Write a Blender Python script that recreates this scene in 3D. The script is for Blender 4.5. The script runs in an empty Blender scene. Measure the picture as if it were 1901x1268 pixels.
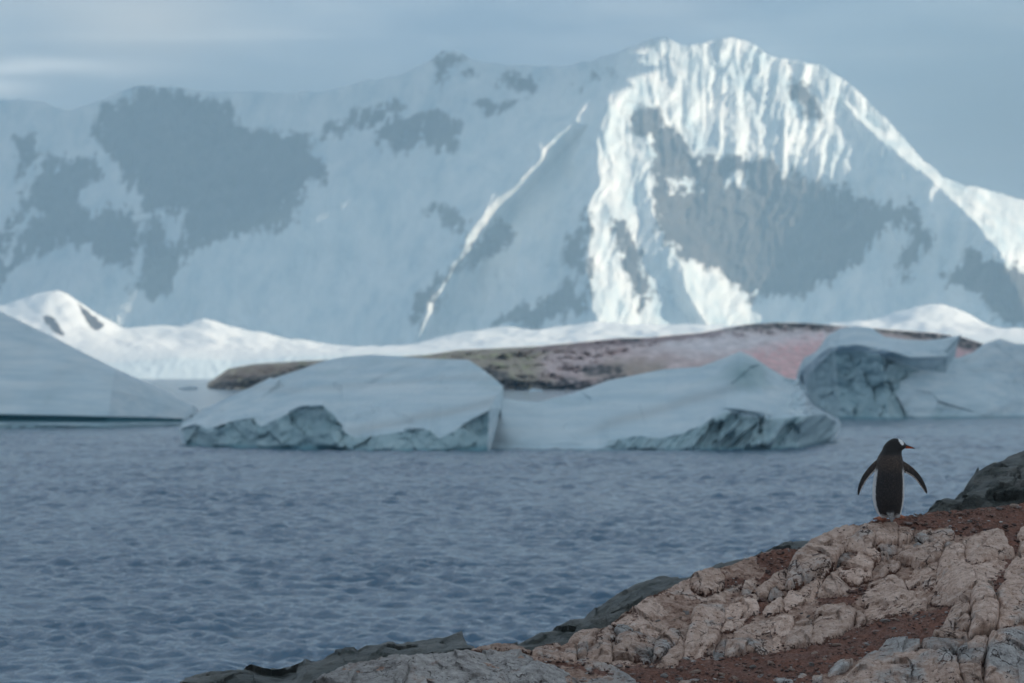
import bpy, bmesh, math, random
import numpy as np

# ------------------------------------------------------------------ camera, sky, sun, exposure
SC = bpy.context.scene
COL = SC.collection
F = 7921.0            # focal length in photo pixels (150 mm lens on a 36 mm sensor, 1901 px wide)
CX, HOR = 950.5, 697.0  # optical centre column and horizon row in photo pixels
H = 5.0               # eye height above the sea, metres
SUN_EL, SUN_AZ = math.radians(21.0), math.radians(72.0)   # azimuth from straight behind the camera towards the right
SUN = np.array([math.sin(SUN_AZ)*math.cos(SUN_EL), -math.cos(SUN_AZ)*math.cos(SUN_EL), math.sin(SUN_EL)])

cam = bpy.data.cameras.new('camera')
cam.lens = 150.0; cam.sensor_width = 36.0
cam.shift_y = (HOR-634.0)/1901.0
cam.clip_start = 0.5; cam.clip_end = 60000.0
cam.dof.use_dof = True; cam.dof.focus_distance = 34.6; cam.dof.aperture_fstop = 4.2
camo = bpy.data.objects.new('camera', cam); COL.objects.link(camo)
camo.location = (0, 0, H); camo.rotation_euler = (math.pi/2, 0, 0)
SC.camera = camo

world = bpy.data.worlds.new('World'); SC.world = world; world.use_nodes = True
wn = world.node_tree; wn.nodes.clear()
def N(t, kind, **kw):
    n = t.nodes.new(kind)
    for k, v in kw.items(): setattr(n, k, v)
    return n
def inp(n, **kw):
    for k, v in kw.items():
        n.inputs[k.replace('_', ' ')].default_value = v
    return n
def math_node(t, op, a, b=None, c=None, clamp=False):
    n = N(t, 'ShaderNodeMath', operation=op, use_clamp=clamp)
    for i, v in enumerate((a, b, c)):
        if v is None: continue
        if isinstance(v, (int, float)): n.inputs[i].default_value = v
        else: t.links.new(v, n.inputs[i])
    return n.outputs[0]
def ramp(t, fac, stops, interp='LINEAR'):
    n = N(t, 'ShaderNodeValToRGB'); n.color_ramp.interpolation = interp
    el = n.color_ramp.elements
    while len(el) > 1: el.remove(el[-1])
    for i, (p, c) in enumerate(stops):
        e = el[0] if i == 0 else el.new(p)
        e.position = p; e.color = (*c, 1) if len(c) == 3 else c
    if fac is not None: t.links.new(fac, n.inputs['Fac'])
    return n.outputs['Color']
def noise(t, vec, scale, detail=4, rough=0.55, dist=0.0, lac=2.0):
    n = N(t, 'ShaderNodeTexNoise'); inp(n, Scale=scale, Detail=detail, Roughness=rough, Distortion=dist, Lacunarity=lac)
    if vec is not None: t.links.new(vec, n.inputs['Vector'])
    return n.outputs['Fac']
def mapping(t, vec, scale=(1,1,1), loc=(0,0,0), rot=(0,0,0)):
    n = N(t, 'ShaderNodeMapping'); n.inputs['Scale'].default_value = scale; n.inputs['Location'].default_value = loc; n.inputs['Rotation'].default_value = rot
    t.links.new(vec, n.inputs['Vector']); return n.outputs[0]
def mixc(t, fac, a, b, blend='MIX'):
    n = N(t, 'ShaderNodeMix', data_type='RGBA', blend_type=blend)
    for i, v in ((0, fac), (6, a), (7, b)):
        if isinstance(v, (int, float)): n.inputs[i].default_value = v
        elif isinstance(v, tuple): n.inputs[i].default_value = (*v, 1)
        else: t.links.new(v, n.inputs[i])
    return n.outputs[2]

sky = N(wn, 'ShaderNodeTexSky', sky_type='NISHITA'); sky.sun_disc = False
sky.sun_elevation = SUN_EL; sky.sun_rotation = math.atan2(SUN[0], SUN[1]); sky.air_density = 1.0; sky.dust_density = 1.2
bg1 = N(wn, 'ShaderNodeBackground'); bg1.inputs['Strength'].default_value = 0.10; wn.links.new(sky.outputs[0], bg1.inputs['Color'])
tc = N(wn, 'ShaderNodeTexCoord')
dirv = tc.outputs['Generated']
c1 = noise(wn, mapping(wn, dirv, (1, 1, 3.2)), 2.6, 5, 0.55, 0.3)          # broad banks over the whole sky
c2 = noise(wn, mapping(wn, dirv, (1, 1, 4.0), (3.1, 0.7, 0)), 26.0, 4, 0.5, 0.4)   # finer structure
cs = math_node(wn, 'MULTIPLY_ADD', c2, 0.55, math_node(wn, 'MULTIPLY', c1, 0.45))
ccol = ramp(wn, cs, [(0.36, (0.20, 0.265, 0.365)), (0.50, (0.32, 0.375, 0.455)), (0.62, (0.45, 0.475, 0.515))])
# streaks of thin lit cloud low in the sky
st = noise(wn, mapping(wn, dirv, (0.55, 0.55, 13.0), (0.2, 0.0, 0.11)), 14.0, 3, 0.45, 0.25)
stf = math_node(wn, 'MULTIPLY', ramp(wn, st, [(0.60, (0, 0, 0)), (0.74, (1, 1, 1))]), 0.55)
ccol = mixc(wn, stf, ccol, (0.62, 0.64, 0.66))
# one long bright lenticular streak over the left-hand summits
sep = N(wn, 'ShaderNodeSeparateXYZ'); wn.links.new(dirv, sep.inputs[0])
wob = noise(wn, mapping(wn, dirv, (1, 1, 2)), 40.0, 3, 0.5)
def gauss(cx, cz, sx, sz, tilt=0.0):
    dx = math_node(wn, 'MULTIPLY', math_node(wn, 'SUBTRACT', sep.outputs[0], cx), 1/sx)
    zz = math_node(wn, 'MULTIPLY_ADD', sep.outputs[0], -tilt, sep.outputs[2])
    zz = math_node(wn, 'MULTIPLY_ADD', wob, 0.004, zz)
    dz = math_node(wn, 'MULTIPLY', math_node(wn, 'SUBTRACT', zz, cz+0.002), 1/sz)
    r = math_node(wn, 'ADD', math_node(wn, 'POWER', math_node(wn, 'ABSOLUTE', dx), 2), math_node(wn, 'POWER', math_node(wn, 'ABSOLUTE', dz), 2))
    return math_node(wn, 'POWER', 2.718, math_node(wn, 'MULTIPLY', r, -1))
g1 = gauss((80-CX)/F, (HOR-131)/F, 0.023, 0.0020)
g2 = gauss((-10-CX)/F, (HOR-164)/F, 0.012, 0.0026)
gg = math_node(wn, 'MULTIPLY', math_node(wn, 'MAXIMUM', g1, g2), 1.0)
ccol = mixc(wn, gg, ccol, (1.15, 1.12, 1.08))
g4 = gauss((480-CX)/F, (HOR-170)/F, 0.085, 0.009)
ccol = mixc(wn, math_node(wn, 'MULTIPLY', g4, 0.85), ccol, (0.20, 0.255, 0.325))
g5 = gauss((270-CX)/F, (HOR-40)/F, 0.024, 0.011)
ccol = mixc(wn, math_node(wn, 'MULTIPLY', g5, 0.7), ccol, (0.66, 0.62, 0.58))
# the darker blue gap behind the right flank of the peak
g3 = gauss((1930-CX)/F, (HOR-230)/F, 0.055, 0.030)
ccol = mixc(wn, math_node(wn, 'MULTIPLY', g3, 0.9), ccol, (0.06, 0.065, 0.10))
bg2 = N(wn, 'ShaderNodeBackground'); bg2.inputs['Strength'].default_value = 1.0; wn.links.new(ccol, bg2.inputs['Color'])
ms = N(wn, 'ShaderNodeMixShader'); ms.inputs[0].default_value = 0.85
wn.links.new(bg1.outputs[0], ms.inputs[1]); wn.links.new(bg2.outputs[0], ms.inputs[2])
wo = N(wn, 'ShaderNodeOutputWorld'); wn.links.new(ms.outputs[0], wo.inputs['Surface'])

sun = bpy.data.lights.new('sun', 'SUN'); sun.energy = 5.0; sun.angle = math.radians(0.5); sun.color = (1.0, 0.85, 0.64)
suno = bpy.data.objects.new('sun', sun); COL.objects.link(suno)
from mathutils import Vector
suno.rotation_euler = Vector((-SUN[0], -SUN[1], -SUN[2])).to_track_quat('-Z', 'Y').to_euler()
suno.location = (60, -20, 60)

SC.view_settings.view_transform = 'Standard'; SC.view_settings.look = 'None'
SC.view_settings.exposure = 0.76; SC.view_settings.gamma = 1.0; SC.view_settings.use_curve_mapping = False
SC.render.engine = 'CYCLES'
SC.cycles.use_denoising = True
SC.cycles.max_bounces = 6; SC.cycles.volume_bounces = 1; SC.cycles.diffuse_bounces = 3; SC.cycles.glossy_bounces = 3
SC.cycles.sample_clamp_indirect = 6.0

# ------------------------------------------------------------------ helpers
RNG = np.random.default_rng(7)
_perm = RNG.permutation(256).astype(np.int64); _perm = np.concatenate([_perm]*3)
_grad = RNG.normal(size=(256, 3)); _grad /= np.linalg.norm(_grad, axis=1)[:, None]
def perlin(p):
    p = np.asarray(p, dtype=np.float64); sh = p.shape[:-1]; p = p.reshape(-1, 3)
    i = np.floor(p).astype(np.int64); f = p - i; i &= 255
    u = f*f*f*(f*(f*6-15)+10); out = np.zeros(len(p))
    for dx in (0, 1):
        wx = u[:, 0] if dx else 1-u[:, 0]; hx = _perm[i[:, 0]+dx]
        for dy in (0, 1):
            wy = wx*(u[:, 1] if dy else 1-u[:, 1]); hy = _perm[hx+i[:, 1]+dy]
            for dz in (0, 1):
                g = _grad[_perm[hy+i[:, 2]+dz]]
                out += wy*(u[:, 2] if dz else 1-u[:, 2])*(g[:, 0]*(f[:, 0]-dx)+g[:, 1]*(f[:, 1]-dy)+g[:, 2]*(f[:, 2]-dz))
    return (out*1.6).reshape(sh)
def fbm(p, oct=4, gain=0.5, lac=2.03):
    p = np.asarray(p, dtype=np.float64); a = 1.0; s = 0.0
    for k in range(oct):
        s = s + a*perlin(p + 17.3*k); p = p*lac; a *= gain
    return s
def ridged(p, oct=4, gain=0.5):
    a = 1.0; s = 0.0
    for k in range(oct):
        s = s + a*(1-2*np.abs(perlin(p + 9.7*k))); p = p*2.07; a *= gain
    return s
def xyz(*a): return np.stack(np.broadcast_arrays(*a), axis=-1).astype(np.float64)
def sstep(a, b, x):
    t = np.clip((x-a)/(b-a), 0, 1); return t*t*(3-2*t)
def cell(p):
    """2D cell (Worley) pattern: nearest and second nearest distance and a random value per cell"""
    p = np.asarray(p); sh = p.shape[:-1]; p = p.reshape(-1, 2); i = np.floor(p).astype(np.int64)
    d1 = np.full(len(p), 9.0); d2 = np.full(len(p), 9.0); idv = np.zeros(len(p))
    for dx in (-1, 0, 1):
        for dy in (-1, 0, 1):
            c = i + (dx, dy); h = _perm[_perm[c[:, 0] & 255] + (c[:, 1] & 255)]
            h2 = _perm[h+57]; h3 = _perm[h+111]
            q = c + np.stack([h/255.0, h2/255.0], -1)
            d = np.hypot(*(p-q).T); n = d < d1
            d2 = np.where(n, d1, np.minimum(d2, d)); idv = np.where(n, h3/255.0, idv); d1 = np.where(n, d, d1)
    return d1.reshape(sh), d2.reshape(sh), idv.reshape(sh)
def chips(u, v, seed=0.0):
    """broken planes: every cell of a Worley pattern is a facet tilted its own way; u, v in cells; returns about -0.5..0.5"""
    sh = u.shape; p = np.stack([u.ravel()+seed*7.13, v.ravel()+seed*3.7], -1); i = np.floor(p).astype(np.int64)
    d1 = np.full(len(p), 9.0); out = np.zeros(len(p))
    for dx in (-1, 0, 1):
        for dy in (-1, 0, 1):
            c = i+(dx, dy); h = _perm[_perm[c[:, 0] & 255]+(c[:, 1] & 255)]; h2 = _perm[h+57]; h3 = _perm[h+111]; h4 = _perm[h+173]; h5 = _perm[h+29]
            r = p-(c+np.stack([h/255.0, h2/255.0], -1)); d = np.hypot(*r.T); n = d < d1; d1 = np.where(n, d, d1)
            out = np.where(n, (h3/255.0-0.5)*r[:, 0]*1.6+(h4/255.0-0.5)*r[:, 1]*1.6+(h5/255.0-0.5)*0.5, out)
    return out.reshape(sh)
def at(px, py, Y):
    """photo pixel + distance -> point in metres"""
    return xyz((np.asarray(px)-CX)/F*Y, Y, H+(HOR-np.asarray(py))/F*Y)
def poly_sd(px, py, poly):
    """signed distance to a polygon (positive inside), in the units of the input"""
    P = np.asarray(poly, float); Q = np.roll(P, -1, 0); d = np.full(px.shape, 1e9); ins = np.zeros(px.shape, bool)
    for (ax, ay), (bx, by) in zip(P, Q):
        ex, ey = bx-ax, by-ay; L = ex*ex+ey*ey+1e-12
        t = np.clip(((px-ax)*ex+(py-ay)*ey)/L, 0, 1)
        d = np.minimum(d, np.hypot(px-ax-t*ex, py-ay-t*ey))
        c = ((ay > py) != (by > py)) & (px < (bx-ax)*(py-ay)/(by-ay+1e-12)+ax)
        ins ^= c
    return np.where(ins, d, -d)
def mesh_raw(name, V, faces, mat, parent=None, attrs=None, smooth=True):
    """faces: (n,4) or (n,3) integer array"""
    me = bpy.data.meshes.new(name); V = np.asarray(V, np.float32).reshape(-1, 3); faces = np.asarray(faces, np.int32)
    k = faces.shape[1]
    me.vertices.add(len(V)); me.vertices.foreach_set('co', V.ravel())
    me.loops.add(faces.size); me.loops.foreach_set('vertex_index', faces.ravel())
    me.polygons.add(len(faces)); me.polygons.foreach_set('loop_start', np.arange(0, faces.size, k, dtype=np.int32))
    me.polygons.foreach_set('use_smooth', np.full(len(faces), smooth))
    me.update(calc_edges=True)
    for an, av in (attrs or {}).items():
        av = np.asarray(av, np.float32)
        if av.ndim == 1 or av.shape[-1] == 1 or (av.size == len(V)):
            at_ = me.attributes.new(an, 'FLOAT', 'POINT'); at_.data.foreach_set('value', av.ravel())
        else:
            av = av.reshape(-1, 3); c4 = np.ones((len(V), 4), np.float32); c4[:, :3] = av
            at_ = me.attributes.new(an, 'FLOAT_COLOR', 'POINT'); at_.data.foreach_set('color', c4.ravel())
    if mat: me.materials.append(mat)
    o = bpy.data.objects.new(name, me); COL.objects.link(o)
    if parent: o.parent = parent
    return o
def grid_faces(nr, nc, flip=False):
    i = np.arange(nr*nc).reshape(nr, nc)
    a, b, c, d = i[:-1, :-1], i[:-1, 1:], i[1:, 1:], i[1:, :-1]
    f = np.stack([a, b, c, d] if not flip else [a, d, c, b], -1)
    return f.reshape(-1, 4)
def grid_mesh(name, P, mat, parent=None, attrs=None, flip=False, keep=None):
    nr, nc = P.shape[:2]; f = grid_faces(nr, nc, flip); V = P.reshape(-1, 3)
    if keep is not None:
        k = keep.reshape(-1); f = f[k[f].all(1)]
        used = np.unique(f); re = np.full(len(V), -1); re[used] = np.arange(len(used)); f = re[f]; V = V[used]
        attrs = {a: np.asarray(v).reshape(nr*nc, -1)[used] for a, v in (attrs or {}).items()}
    return mesh_raw(name, V, f, mat, parent, attrs)
def tag(o, label=None, cat=None, group=None, kind=None):
    if label: o['label'] = label
    if cat: o['category'] = cat
    if group: o['group'] = group
    if kind: o['kind'] = kind
    return o
def empty(name, loc=(0, 0, 0)):
    o = bpy.data.objects.new(name, None); COL.objects.link(o); o.location = loc; o.empty_display_size = 0.2
    return o
def adopt(o, parent):
    """parent o (built in world coordinates) under an Empty standing elsewhere: shift its vertices into the Empty's space"""
    me = o.data; n = len(me.vertices); v = np.empty(n*3, np.float32); me.vertices.foreach_get('co', v)
    v = v.reshape(-1, 3) - np.array(parent.location, np.float32); me.vertices.foreach_set('co', v.ravel()); me.update()
    o.parent = parent; return o

# ------------------------------------------------------------------ materials
def new_mat(name):
    m = bpy.data.materials.new(name); m.use_nodes = True; t = m.node_tree; t.nodes.clear()
    out = N(t, 'ShaderNodeOutputMaterial'); b = N(t, 'ShaderNodeBsdfPrincipled'); t.links.new(b.outputs[0], out.inputs['Surface'])
    return m, t, b
def coords(t): return N(t, 'ShaderNodeTexCoord').outputs['Object']
def attr(t, name, col=False):
    n = N(t, 'ShaderNodeAttribute'); n.attribute_name = name; return n.outputs['Color' if col else 'Fac']
def bump(t, b, h, strength, dist, prev=None):
    n = N(t, 'ShaderNodeBump'); n.inputs['Strength'].default_value = strength; n.inputs['Distance'].default_value = dist
    t.links.new(h, n.inputs['Height'])
    if prev is not None: t.links.new(prev, n.inputs['Normal'])
    t.links.new(n.outputs[0], b.inputs['Normal']); return n.outputs[0]
def setc(t, b, c):
    if isinstance(c, tuple): b.inputs['Base Color'].default_value = (*c, 1)
    else: t.links.new(c, b.inputs['Base Color'])

def mat_mountain():
    m, t, b = new_mat('snow_and_rock'); v = coords(t)
    rock = attr(t, 'rock')
    n1 = noise(t, mapping(t, v, (1, 0.5, 0.45)), 0.028, 8, 0.74)
    led = noise(t, mapping(t, v, (0.5, 0.5, 1.8), rot=(0, 0.35, 0)), 0.03, 6, 0.7)       # snow lying on ledges
    f = math_node(t, 'ADD', rock, math_node(t, 'MULTIPLY', math_node(t, 'SUBTRACT', n1, 0.5), 1.15))
    f = math_node(t, 'SUBTRACT', f, math_node(t, 'MULTIPLY', ramp(t, led, [(0.50, (0, 0, 0)), (0.66, (1, 1, 1))]), 0.30))
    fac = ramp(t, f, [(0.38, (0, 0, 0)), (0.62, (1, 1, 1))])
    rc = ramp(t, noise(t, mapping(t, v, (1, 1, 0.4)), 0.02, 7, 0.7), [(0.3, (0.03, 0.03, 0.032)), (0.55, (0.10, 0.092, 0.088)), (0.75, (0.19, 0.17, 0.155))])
    sn = noise(t, mapping(t, v, (1.0, 0.5, 0.22), rot=(0, 0.3, 0)), 0.016, 7, 0.66)      # light and shade of the relief painted in as fall-line streaks
    sc_ = ramp(t, sn, [(0.30, (0.48, 0.61, 0.69)), (0.46, (0.73, 0.79, 0.82)), (0.62, (0.91, 0.92, 0.92))])
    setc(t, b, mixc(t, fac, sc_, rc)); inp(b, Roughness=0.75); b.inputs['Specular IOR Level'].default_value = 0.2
    bump(t, b, math_node(t, 'ADD', n1, sn), 0.6, 9.0)
    return m
def mat_glacier():
    m, t, b = new_mat('glacier_snow'); v = coords(t)
    rock = attr(t, 'rock'); n1 = noise(t, v, 0.02, 5)
    f = ramp(t, math_node(t, 'ADD', rock, math_node(t, 'MULTIPLY', math_node(t, 'SUBTRACT', n1, 0.5), 0.7)), [(0.45, (0, 0, 0)), (0.55, (1, 1, 1))])
    ice = attr(t, 'ice')
    sn = mixc(t, ice, (0.88, 0.90, 0.91), (0.70, 0.81, 0.86))
    setc(t, b, mixc(t, f, sn, (0.09, 0.085, 0.085))); inp(b, Roughness=0.7); b.inputs['Specular IOR Level'].default_value = 0.2
    return m
def mat_ice():
    """iceberg: attribute bare = clean dark ice against compacted snow, also a darker upper slope; teal = wave-washed ice at the waterline, also shade painted into the notch; dirt = sediment bands"""
    m, t, b = new_mat('iceberg_ice'); v = coords(t)
    bare_tone = attr(t, 'bare_tone'); teal = attr(t, 'teal'); dirt = attr(t, 'dirt')
    n1 = noise(t, mapping(t, v, (1, 1, 1.5)), 0.5, 6, 0.6)
    n2 = noise(t, mapping(t, v, (0.12, 0.3, 1.6), rot=(0, 0.22, 0)), 1.0, 5, 0.6)
    snow = ramp(t, n2, [(0.32, (0.47, 0.63, 0.71)), (0.5, (0.57, 0.71, 0.775)), (0.68, (0.67, 0.78, 0.825))])
    ice = ramp(t, n1, [(0.30, (0.24, 0.385, 0.43)), (0.52, (0.33, 0.48, 0.525)), (0.72, (0.46, 0.61, 0.645))])
    bf = ramp(t, math_node(t, 'ADD', bare_tone, math_node(t, 'MULTIPLY', math_node(t, 'SUBTRACT', n1, 0.5), 0.6)), [(0.35, (0, 0, 0)), (0.65, (1, 1, 1))])
    c = mixc(t, bf, snow, ice)
    c = mixc(t, math_node(t, 'MULTIPLY', dirt, 0.5), c, (0.33, 0.36, 0.36))
    c = mixc(t, teal, c, (0.05, 0.22, 0.28))
    setc(t, b, c); b.inputs['Specular IOR Level'].default_value = 0.3
    inp(b, Roughness=0.5)
    bump(t, b, math_node(t, 'ADD', noise(t, v, 1.2, 6, 0.55), n2), 0.4, 0.25)
    return m
def mat_island():
    m, t, b = new_mat('island_ground'); v = coords(t)
    c = attr(t, 'col', True)
    n = noise(t, mapping(t, v, (1, 1, 2)), 0.25, 6, 0.65)
    c = mixc(t, 1.0, c, ramp(t, n, [(0.3, (0.7, 0.7, 0.7)), (0.7, (1.25, 1.25, 1.25))]), 'MULTIPLY')
    setc(t, b, c); inp(b, Roughness=0.9); b.inputs['Specular IOR Level'].default_value = 0.1
    bump(t, b, n, 0.35, 1.0)
    return m
def mat_sea():
    m, t, b = new_mat('sea_water'); v = coords(t)
    setc(t, b, (0.035, 0.110, 0.192)); inp(b, Roughness=0.08, IOR=1.42)
    h1 = noise(t, mapping(t, v, (0.6, 1, 1)), 2.6, 6, 0.68, 0.5)
    h2 = noise(t, mapping(t, v, (0.6, 1, 1), (7, 3, 0)), 6.0, 4, 0.6, 0.3)
    h = math_node(t, 'MULTIPLY_ADD', h2, 0.32, h1)
    bump(t, b, h, 1.0, 0.075)
    return m
def mat_rock():
    """pale pinkish-tan granite: grey faces, rusty stain, dark specks, guano marks"""
    m, t, b = new_mat('pale_granite'); v = coords(t)
    tone = attr(t, 'tone'); grey = attr(t, 'grey'); dirt = attr(t, 'dirt')
    n1 = noise(t, v, 3.0, 8, 0.62); n2 = noise(t, v, 12.0, 9, 0.74); n3 = noise(t, v, 60.0, 5, 0.7)
    base = ramp(t, n2, [(0.27, (0.19, 0.11, 0.082)), (0.45, (0.47, 0.335, 0.268)), (0.58, (0.62, 0.475, 0.40)), (0.75, (0.76, 0.65, 0.575))])
    gr = ramp(t, n2, [(0.27, (0.10, 0.096, 0.096)), (0.45, (0.31, 0.295, 0.285)), (0.58, (0.44, 0.425, 0.41)), (0.75, (0.60, 0.585, 0.565))])
    gf = ramp(t, math_node(t, 'ADD', grey, math_node(t, 'MULTIPLY', math_node(t, 'SUBTRACT', n1, 0.5), 1.3)), [(0.4, (0, 0, 0)), (0.66, (1, 1, 1))])
    c = mixc(t, gf, base, gr)
    # rusty-brown stain and soil lodged in the hollows
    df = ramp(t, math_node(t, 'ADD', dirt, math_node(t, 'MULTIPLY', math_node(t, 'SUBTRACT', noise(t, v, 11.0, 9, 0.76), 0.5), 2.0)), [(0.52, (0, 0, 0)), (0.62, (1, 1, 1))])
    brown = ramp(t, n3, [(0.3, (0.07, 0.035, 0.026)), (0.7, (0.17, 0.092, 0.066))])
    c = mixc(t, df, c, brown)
    # fine dark pits
    pit = ramp(t, noise(t, v, 34.0, 4, 0.6), [(0.33, (1, 1, 1)), (0.38, (0, 0, 0))])
    c = mixc(t, math_node(t, 'MULTIPLY', pit, 0.9), c, (0.04, 0.022, 0.018))
    # hairline veins, pale and dark
    ve = N(t, 'ShaderNodeTexVoronoi', feature='DISTANCE_TO_EDGE'); inp(ve, Scale=5.0)
    wv = N(t, 'ShaderNodeVectorMath', operation='ADD'); t.links.new(v, wv.inputs[0])
    nc = N(t, 'ShaderNodeTexNoise'); inp(nc, Scale=4.0, Detail=4.0); t.links.new(v, nc.inputs['Vector'])
    vs = N(t, 'ShaderNodeVectorMath', operation='SCALE'); t.links.new(nc.outputs['Color'], vs.inputs[0]); vs.inputs['Scale'].default_value = 0.35
    t.links.new(vs.outputs[0], wv.inputs[1]); t.links.new(wv.outputs[0], ve.inputs['Vector'])
    crack = math_node(t, 'MULTIPLY', ramp(t, ve.outputs[0], [(0.0, (1, 1, 1)), (0.03, (0, 0, 0))]), ramp(t, n1, [(0.52, (0, 0, 0)), (0.58, (1, 1, 1))]))
    c = mixc(t, math_node(t, 'MULTIPLY', crack, 0.9), c, (0.06, 0.032, 0.024))
    gu = ramp(t, noise(t, mapping(t, v, (1, 1, 1.6), (3, 9, 2)), 8.0, 5, 0.7), [(0.735, (0, 0, 0)), (0.77, (1, 1, 1))])
    c = mixc(t, math_node(t, 'MULTIPLY', gu, 0.8), c, (0.70, 0.70, 0.68))
    c = mixc(t, 1.0, c, tone, 'MULTIPLY') if False else c
    tm = N(t, 'ShaderNodeHueSaturation'); t.links.new(c, tm.inputs['Color']); t.links.new(tone, tm.inputs['Value'])
    setc(t, b, tm.outputs[0]); inp(b, Roughness=0.85); b.inputs['Specular IOR Level'].default_value = 0.25
    hh = math_node(t, 'MULTIPLY_ADD', n3, 0.3, math_node(t, 'MULTIPLY_ADD', n2, 0.35, math_node(t, 'MULTIPLY', crack, -0.8)))
    bump(t, b, hh, 1.0, 0.05)
    return m
def mat_soil():
    m, t, b = new_mat('brown_guano_soil'); v = coords(t)
    n1 = noise(t, v, 5.0, 6, 0.6); n2 = noise(t, v, 38.0, 6, 0.7); n3 = noise(t, v, 13.0, 7, 0.68)
    c = ramp(t, n2, [(0.28, (0.10, 0.050, 0.040)), (0.5, (0.235, 0.128, 0.10)), (0.75, (0.40, 0.265, 0.22))])
    c = mixc(t, ramp(t, n1, [(0.45, (0, 0, 0)), (0.7, (0.6, 0.6, 0.6))]), c, (0.30, 0.125, 0.08))
    fl = ramp(t, noise(t, mapping(t, v, (1, 1, 1.8)), 55.0, 3), [(0.70, (0, 0, 0)), (0.75, (1, 1, 1))])
    c = mixc(t, math_node(t, 'MULTIPLY', fl, 0.5), c, (0.42, 0.36, 0.33))
    rk = ramp(t, n3, [(0.35, (0.15, 0.082, 0.06)), (0.44, (0.38, 0.25, 0.195)), (0.55, (0.55, 0.39, 0.315)), (0.70, (0.67, 0.51, 0.43))])
    f = ramp(t, math_node(t, 'ADD', attr(t, 'soil'), math_node(t, 'MULTIPLY', math_node(t, 'SUBTRACT', n3, 0.5), 0.9)), [(0.42, (0, 0, 0)), (0.58, (1, 1, 1))])
    c = mixc(t, f, rk, c)
    setc(t, b, c); inp(b, Roughness=0.95); b.inputs['Specular IOR Level'].default_value = 0.15
    bump(t, b, math_node(t, 'ADD', n2, n3), 1.0, 0.03)
    return m
def mat_darkrock():
    m, t, b = new_mat('dark_wet_rock'); v = coords(t)
    n1 = noise(t, mapping(t, v, (0.8, 1, 3.0), rot=(0, 0.5, 0)), 1.6, 7, 0.62); n2 = noise(t, v, 22.0, 5, 0.65)
    c = ramp(t, n1, [(0.32, (0.028, 0.038, 0.037)), (0.45, (0.07, 0.084, 0.079)), (0.58, (0.13, 0.14, 0.13)), (0.72, (0.23, 0.225, 0.21))])
    c = mixc(t, ramp(t, n2, [(0.6, (0, 0, 0)), (0.75, (0.5, 0.5, 0.5))]), c, (0.12, 0.085, 0.07))
    setc(t, b, c); inp(b, Roughness=0.55); b.inputs['Specular IOR Level'].default_value = 0.35
    bump(t, b, math_node(t, 'MULTIPLY_ADD', n2, 0.3, n1), 1.0, 0.22)
    return m
def mat_cloud():
    m = bpy.data.materials.new('cloud_vapour'); m.use_nodes = True; t = m.node_tree; t.nodes.clear()
    out = N(t, 'ShaderNodeOutputMaterial'); tr = N(t, 'ShaderNodeBsdfTranslucent'); df = N(t, 'ShaderNodeBsdfDiffuse')
    tr.inputs['Color'].default_value = (0.645, 0.70, 0.755, 1); df.inputs['Color'].default_value = (0.82, 0.86, 0.9, 1)
    mx = N(t, 'ShaderNodeMixShader'); mx.inputs[0].default_value = 0.22
    t.links.new(tr.outputs[0], mx.inputs[1]); t.links.new(df.outputs[0], mx.inputs[2]); t.links.new(mx.outputs[0], out.inputs['Surface'])
    return m
M_MTN, M_GLA, M_ICE, M_ISL, M_SEA = mat_mountain(), mat_glacier(), mat_ice(), mat_island(), mat_sea()
M_ROCK, M_SOIL, M_DARK, M_CLD = mat_rock(), mat_soil(), mat_darkrock(), mat_cloud()

# ------------------------------------------------------------------ the sea
def build_sea():
    # wave train: wind chop running roughly towards the camera
    rng = np.random.default_rng(3); W = []
    for k in range(90):
        lam = 0.22*(3.0/0.22)**rng.random()
        th = math.radians(-90 + rng.normal()*58)      # travel direction, mostly along -y
        W.append((lam, th, rng.random()*6.283, 0.0037*lam**0.75))
    for k in range(44):
        lam = 0.42*(1.7/0.42)**rng.random(); W.append((lam, math.radians(-90+rng.normal()*75), rng.random()*6.283, 0.0036*lam**0.85))
    rows = [56.0]
    while rows[-1] < 1700: rows.append(rows[-1]*(1+max(0.00125, 0.00125*(rows[-1]/320.0)**1.2)))
    while rows[-1] < 13400: rows.append(rows[-1]*1.06)
    rows[-1] = 13400.0
    rows = np.array(rows)[:, None]
    a = np.linspace(-0.150, 0.150, 331)[None, :]
    Yg = np.repeat(rows, a.shape[1], 1); Xg = Yg*a
    Z = np.zeros_like(Xg); dXg = np.zeros_like(Xg); sp = np.maximum(np.gradient(rows[:, 0])[:, None], 0.30/330*rows)
    gust = 0.72 + 0.62*np.clip(0.5+0.9*fbm(xyz(Xg/9, Yg/22, 0), 4, 0.6), 0, 1)**1.3
    for lam, th, ph, amp in W:
        k = 2*math.pi/lam; att = sstep(1.7, 3.0, lam/sp)
        arg = k*(Xg*math.cos(th)+Yg*math.sin(th))+ph + 0.8*np.sin(0.11*Xg*lam+ph*3)+0.5*np.sin(0.07*Yg+ph*5)
        s = np.sin(arg); Z += 1.25*amp*att*gust*(s + 0.30*np.cos(2*arg))
    o = grid_mesh('sea', xyz(Xg, Yg, Z), M_SEA)
    tag(o, 'choppy blue-grey sea reaching from the rocks to the glacier', kind='structure')
    # the rest of the sea to either side, flat and a touch lower so that the sheets never coincide
    X = np.concatenate([np.linspace(-3900, 3900, 9)]); Yr = np.array([-250.0, 50, 400, 2000, 6000, 13300])
    P = xyz(X[None, :], Yr[:, None], np.full((len(Yr), len(X)), -0.35))
    f = grid_mesh('sea', P, M_SEA); tag(f, 'flat outer water continuing the sea beyond the chop', kind='structure')
build_sea()

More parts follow.
